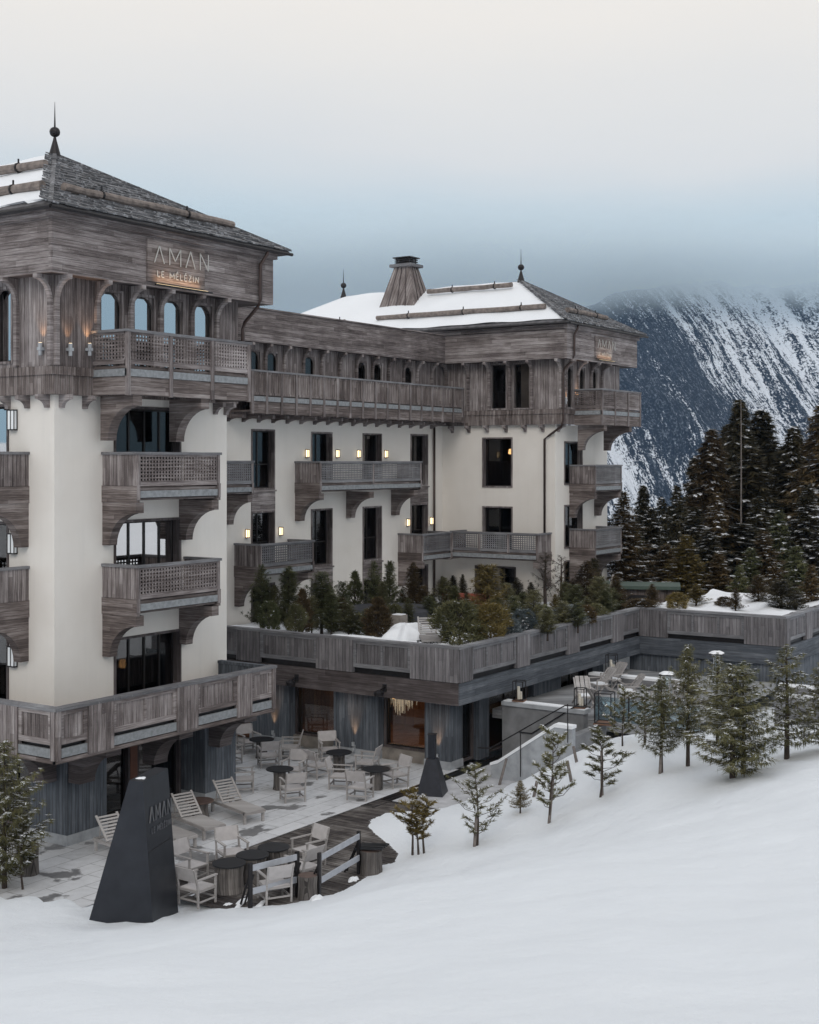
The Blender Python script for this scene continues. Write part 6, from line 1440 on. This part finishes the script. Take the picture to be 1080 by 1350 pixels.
# ================================================================== mountain, haze, cloud
def mtn_mat():
    m, ns, ls, b = newmat('forested_snow_slope'); t = ns.new('ShaderNodeTexCoord'); sp = ns.new('ShaderNodeSeparateXYZ'); ls.new(t.outputs['UV'], sp.inputs[0])
    gq, hq = sp.outputs[0], sp.outputs[1]     # gully coordinate, height
    v1 = comb(ns, ls, M2(ns, ls, 'MULTIPLY', gq, .024), M2(ns, ls, 'MULTIPLY', hq, .0052), 0); v2 = comb(ns, ls, M2(ns, ls, 'MULTIPLY', gq, .085), M2(ns, ls, 'MULTIPLY', hq, .010), 3)
    v3 = comb(ns, ls, M2(ns, ls, 'MULTIPLY', gq, .20), M2(ns, ls, 'MULTIPLY', hq, .075), 9)
    a = noise(ns, ls, v1, 1, 4, .6); b_ = noise(ns, ls, v2, 1, 4, .65); c_ = noise(ns, ls, v3, 1, 4, .8)
    k = M2(ns, ls, 'ADD', M2(ns, ls, 'MULTIPLY', a, .70), M2(ns, ls, 'MULTIPLY', b_, 1.05)); k = M2(ns, ls, 'ADD', k, M2(ns, ls, 'MULTIPLY', c_, 1.05)); d_ = noise(ns, ls, comb(ns, ls, M2(ns, ls, 'MULTIPLY', gq, .42), M2(ns, ls, 'MULTIPLY', hq, .34), 15), 1, 3, .7); k = M2(ns, ls, 'ADD', k, M2(ns, ls, 'MULTIPLY', d_, .9))
    ln = ns.new('ShaderNodeAttribute'); ln.attribute_name = 'bias'; k = M2(ns, ls, 'ADD', k, ln.outputs['Fac'])
    f = ramp(ns, ls, k, [(.0, (0, 0, 0)), (1, (1, 1, 1))])
    f = M2(ns, ls, 'MULTIPLY', M2(ns, ls, 'SUBTRACT', k, 1.865), 9.); cl = ns.new('ShaderNodeClamp'); ls.new(f, cl.inputs[0])
    fs = ns.new('ShaderNodeClamp'); ls.new(M2(ns, ls, 'MULTIPLY', M2(ns, ls, 'SUBTRACT', M2(ns, ls, 'ADD', M2(ns, ls, 'MULTIPLY', c_, .5), M2(ns, ls, 'MULTIPLY', d_, .5)), .49), 9.), fs.inputs[0])
    fo = mixc(ns, ls, fs.outputs[0], (.006, .010, .019), (.12, .14, .17))
    c = mixc(ns, ls, cl.outputs[0], fo, (.74, .78, .84))
    ls.new(c, b.inputs['Base Color']); b.inputs['Roughness'].default_value = .9; b.inputs['Specular IOR Level'].default_value = .1
    bump(ns, ls, b, M2(ns, ls, 'ADD', b_, M2(ns, ls, 'MULTIPLY', c_, .3)), 1., 12); return m
def vnoise(x, seed):
    r = np.random.default_rng(seed).uniform(-1, 1, 4096); i = np.floor(x).astype(int); f = x - i; f = f * f * (3 - 2 * f); return r[i % 4096] * (1 - f) + r[(i + 1) % 4096] * f
nl, nh = 420, 260
Ls = np.linspace(-1500, 1500, nl); T_ = np.linspace(0, 1, nh); LL_, TT = np.meshgrid(Ls, T_, indexing='ij')
LA_ = LL_ * 1700 / (1150 + 1050 * TT); H_ = -170 + 470 * TT * (.66 + .34 * ss(-150, 380, LA_))
Gq = (LL_ / (1150 + 1050 * TT) * 1700) + .46 * H_ + 60 * vnoise(LL_ / 260 + 50, 3)
rid = 0
for f, a, sd in ((1 / 190, 1., 5), (1 / 83, .5, 6), (1 / 37, .22, 7)): rid = rid + a * (1 - 2 * np.abs(vnoise(Gq * f + 200 + .35 * vnoise(H_ / 60 + 90, sd + 9), sd)))
Dd = 1150 + 1050 * TT ** 1.0 - 55 * rid * (.35 + .65 * np.sin(pi * np.clip(TT, 0, 1))) + .0 * LL_
co = np.stack([FX * Dd + FY * LL_, FY * Dd - FX * LL_, H_ + 8 * vnoise(LL_ / 30 + 80, 11)], -1).reshape(-1, 3)
i_ = np.arange(nl * nh).reshape(nl, nh); q = np.stack([i_[:-1, :-1], i_[1:, :-1], i_[1:, 1:], i_[:-1, 1:]], -1).reshape(-1, 4)
me = npmesh('mountain', co, q, mtn_mat())
uv = me.uv_layers.new(name='UVMap'); UVv = np.stack([Gq.ravel(), H_.ravel()], -1)[q.ravel()]; uv.data.foreach_set('uv', UVv.astype(np.float32).ravel())
# forest thickens on the lower left shoulder and on the ribs
left = ss(420, 250, LL_ - .15 * (H_)) ; bias = (-.10 * left + .03 - .10 * ss(.5, -.6, -rid) * 0 - .20 * np.clip(rid, -1, 1) + .10 * ss(60, 280, H_)).ravel()
at_ = me.attributes.new('bias', 'FLOAT', 'POINT'); at_.data.foreach_set('value', bias.astype(np.float32))
o = struct('mountain_slope', me); 
def volmat(name, dens, col, expr=None, aniso=.2):
    m = bpy.data.materials.new(name); m.use_nodes = True; ns, ls = m.node_tree.nodes, m.node_tree.links
    for n_ in list(ns): ns.remove(n_)
    o = ns.new('ShaderNodeOutputMaterial'); v = ns.new('ShaderNodeVolumePrincipled'); v.inputs['Color'].default_value = (*col, 1); v.inputs['Density'].default_value = dens; v.inputs['Anisotropy'].default_value = aniso
    ls.new(v.outputs[0], o.inputs['Volume'])
    if expr: ls.new(expr(ns, ls), v.inputs['Density'])
    return m
def camframe_box(L0, L1, D0, D1, z0, z1):
    m = MB(); P = [CD(L0, D0), CD(L1, D0), CD(L1, D1), CD(L0, D1)]
    m.hexa([(*p, z0) for p in P] + [(*p, z1) for p in P]); return m
HZ = camframe_box(-1600, 1600, -200, 2500, -200, 330).mesh('haze', volmat('pale_haze', .00005, (.42, .66, 1.), aniso=0))
hz = struct('haze', HZ, kind='stuff')
def cloudd(ns, ls):
    g = ns.new('ShaderNodeNewGeometry'); sp = ns.new('ShaderNodeSeparateXYZ'); ls.new(g.outputs['Position'], sp.inputs[0])
    mp = ns.new('ShaderNodeMapping'); mp.inputs['Scale'].default_value = (.004, .004, .009); ls.new(g.outputs['Position'], mp.inputs[0])
    n_ = noise(ns, ls, mp.outputs[0], 1, 4, .6); z = M2(ns, ls, 'ADD', sp.outputs[2], M2(ns, ls, 'MULTIPLY', M2(ns, ls, 'SUBTRACT', n_, .5), 70))
    up = ns.new('ShaderNodeMapRange'); up.interpolation_type = 'SMOOTHSTEP'; up.inputs[1].default_value = 222; up.inputs[2].default_value = 305; ls.new(z, up.inputs[0])
    dn = ns.new('ShaderNodeMapRange'); dn.interpolation_type = 'SMOOTHSTEP'; dn.inputs[1].default_value = 420; dn.inputs[2].default_value = 300; dn.inputs[3].default_value = 0; dn.inputs[4].default_value = 1; ls.new(z, dn.inputs[0])
    return M2(ns, ls, 'MULTIPLY', M2(ns, ls, 'MULTIPLY', up.outputs[0], dn.outputs[0]), .016)
CLm = camframe_box(-1900, 1900, 1930, 2600, 170, 460).mesh('low_cloud', volmat('low_cloud', .008, (.87, .955, 1.), cloudd, .1))
cl = struct('low_cloud', CLm, kind='stuff')
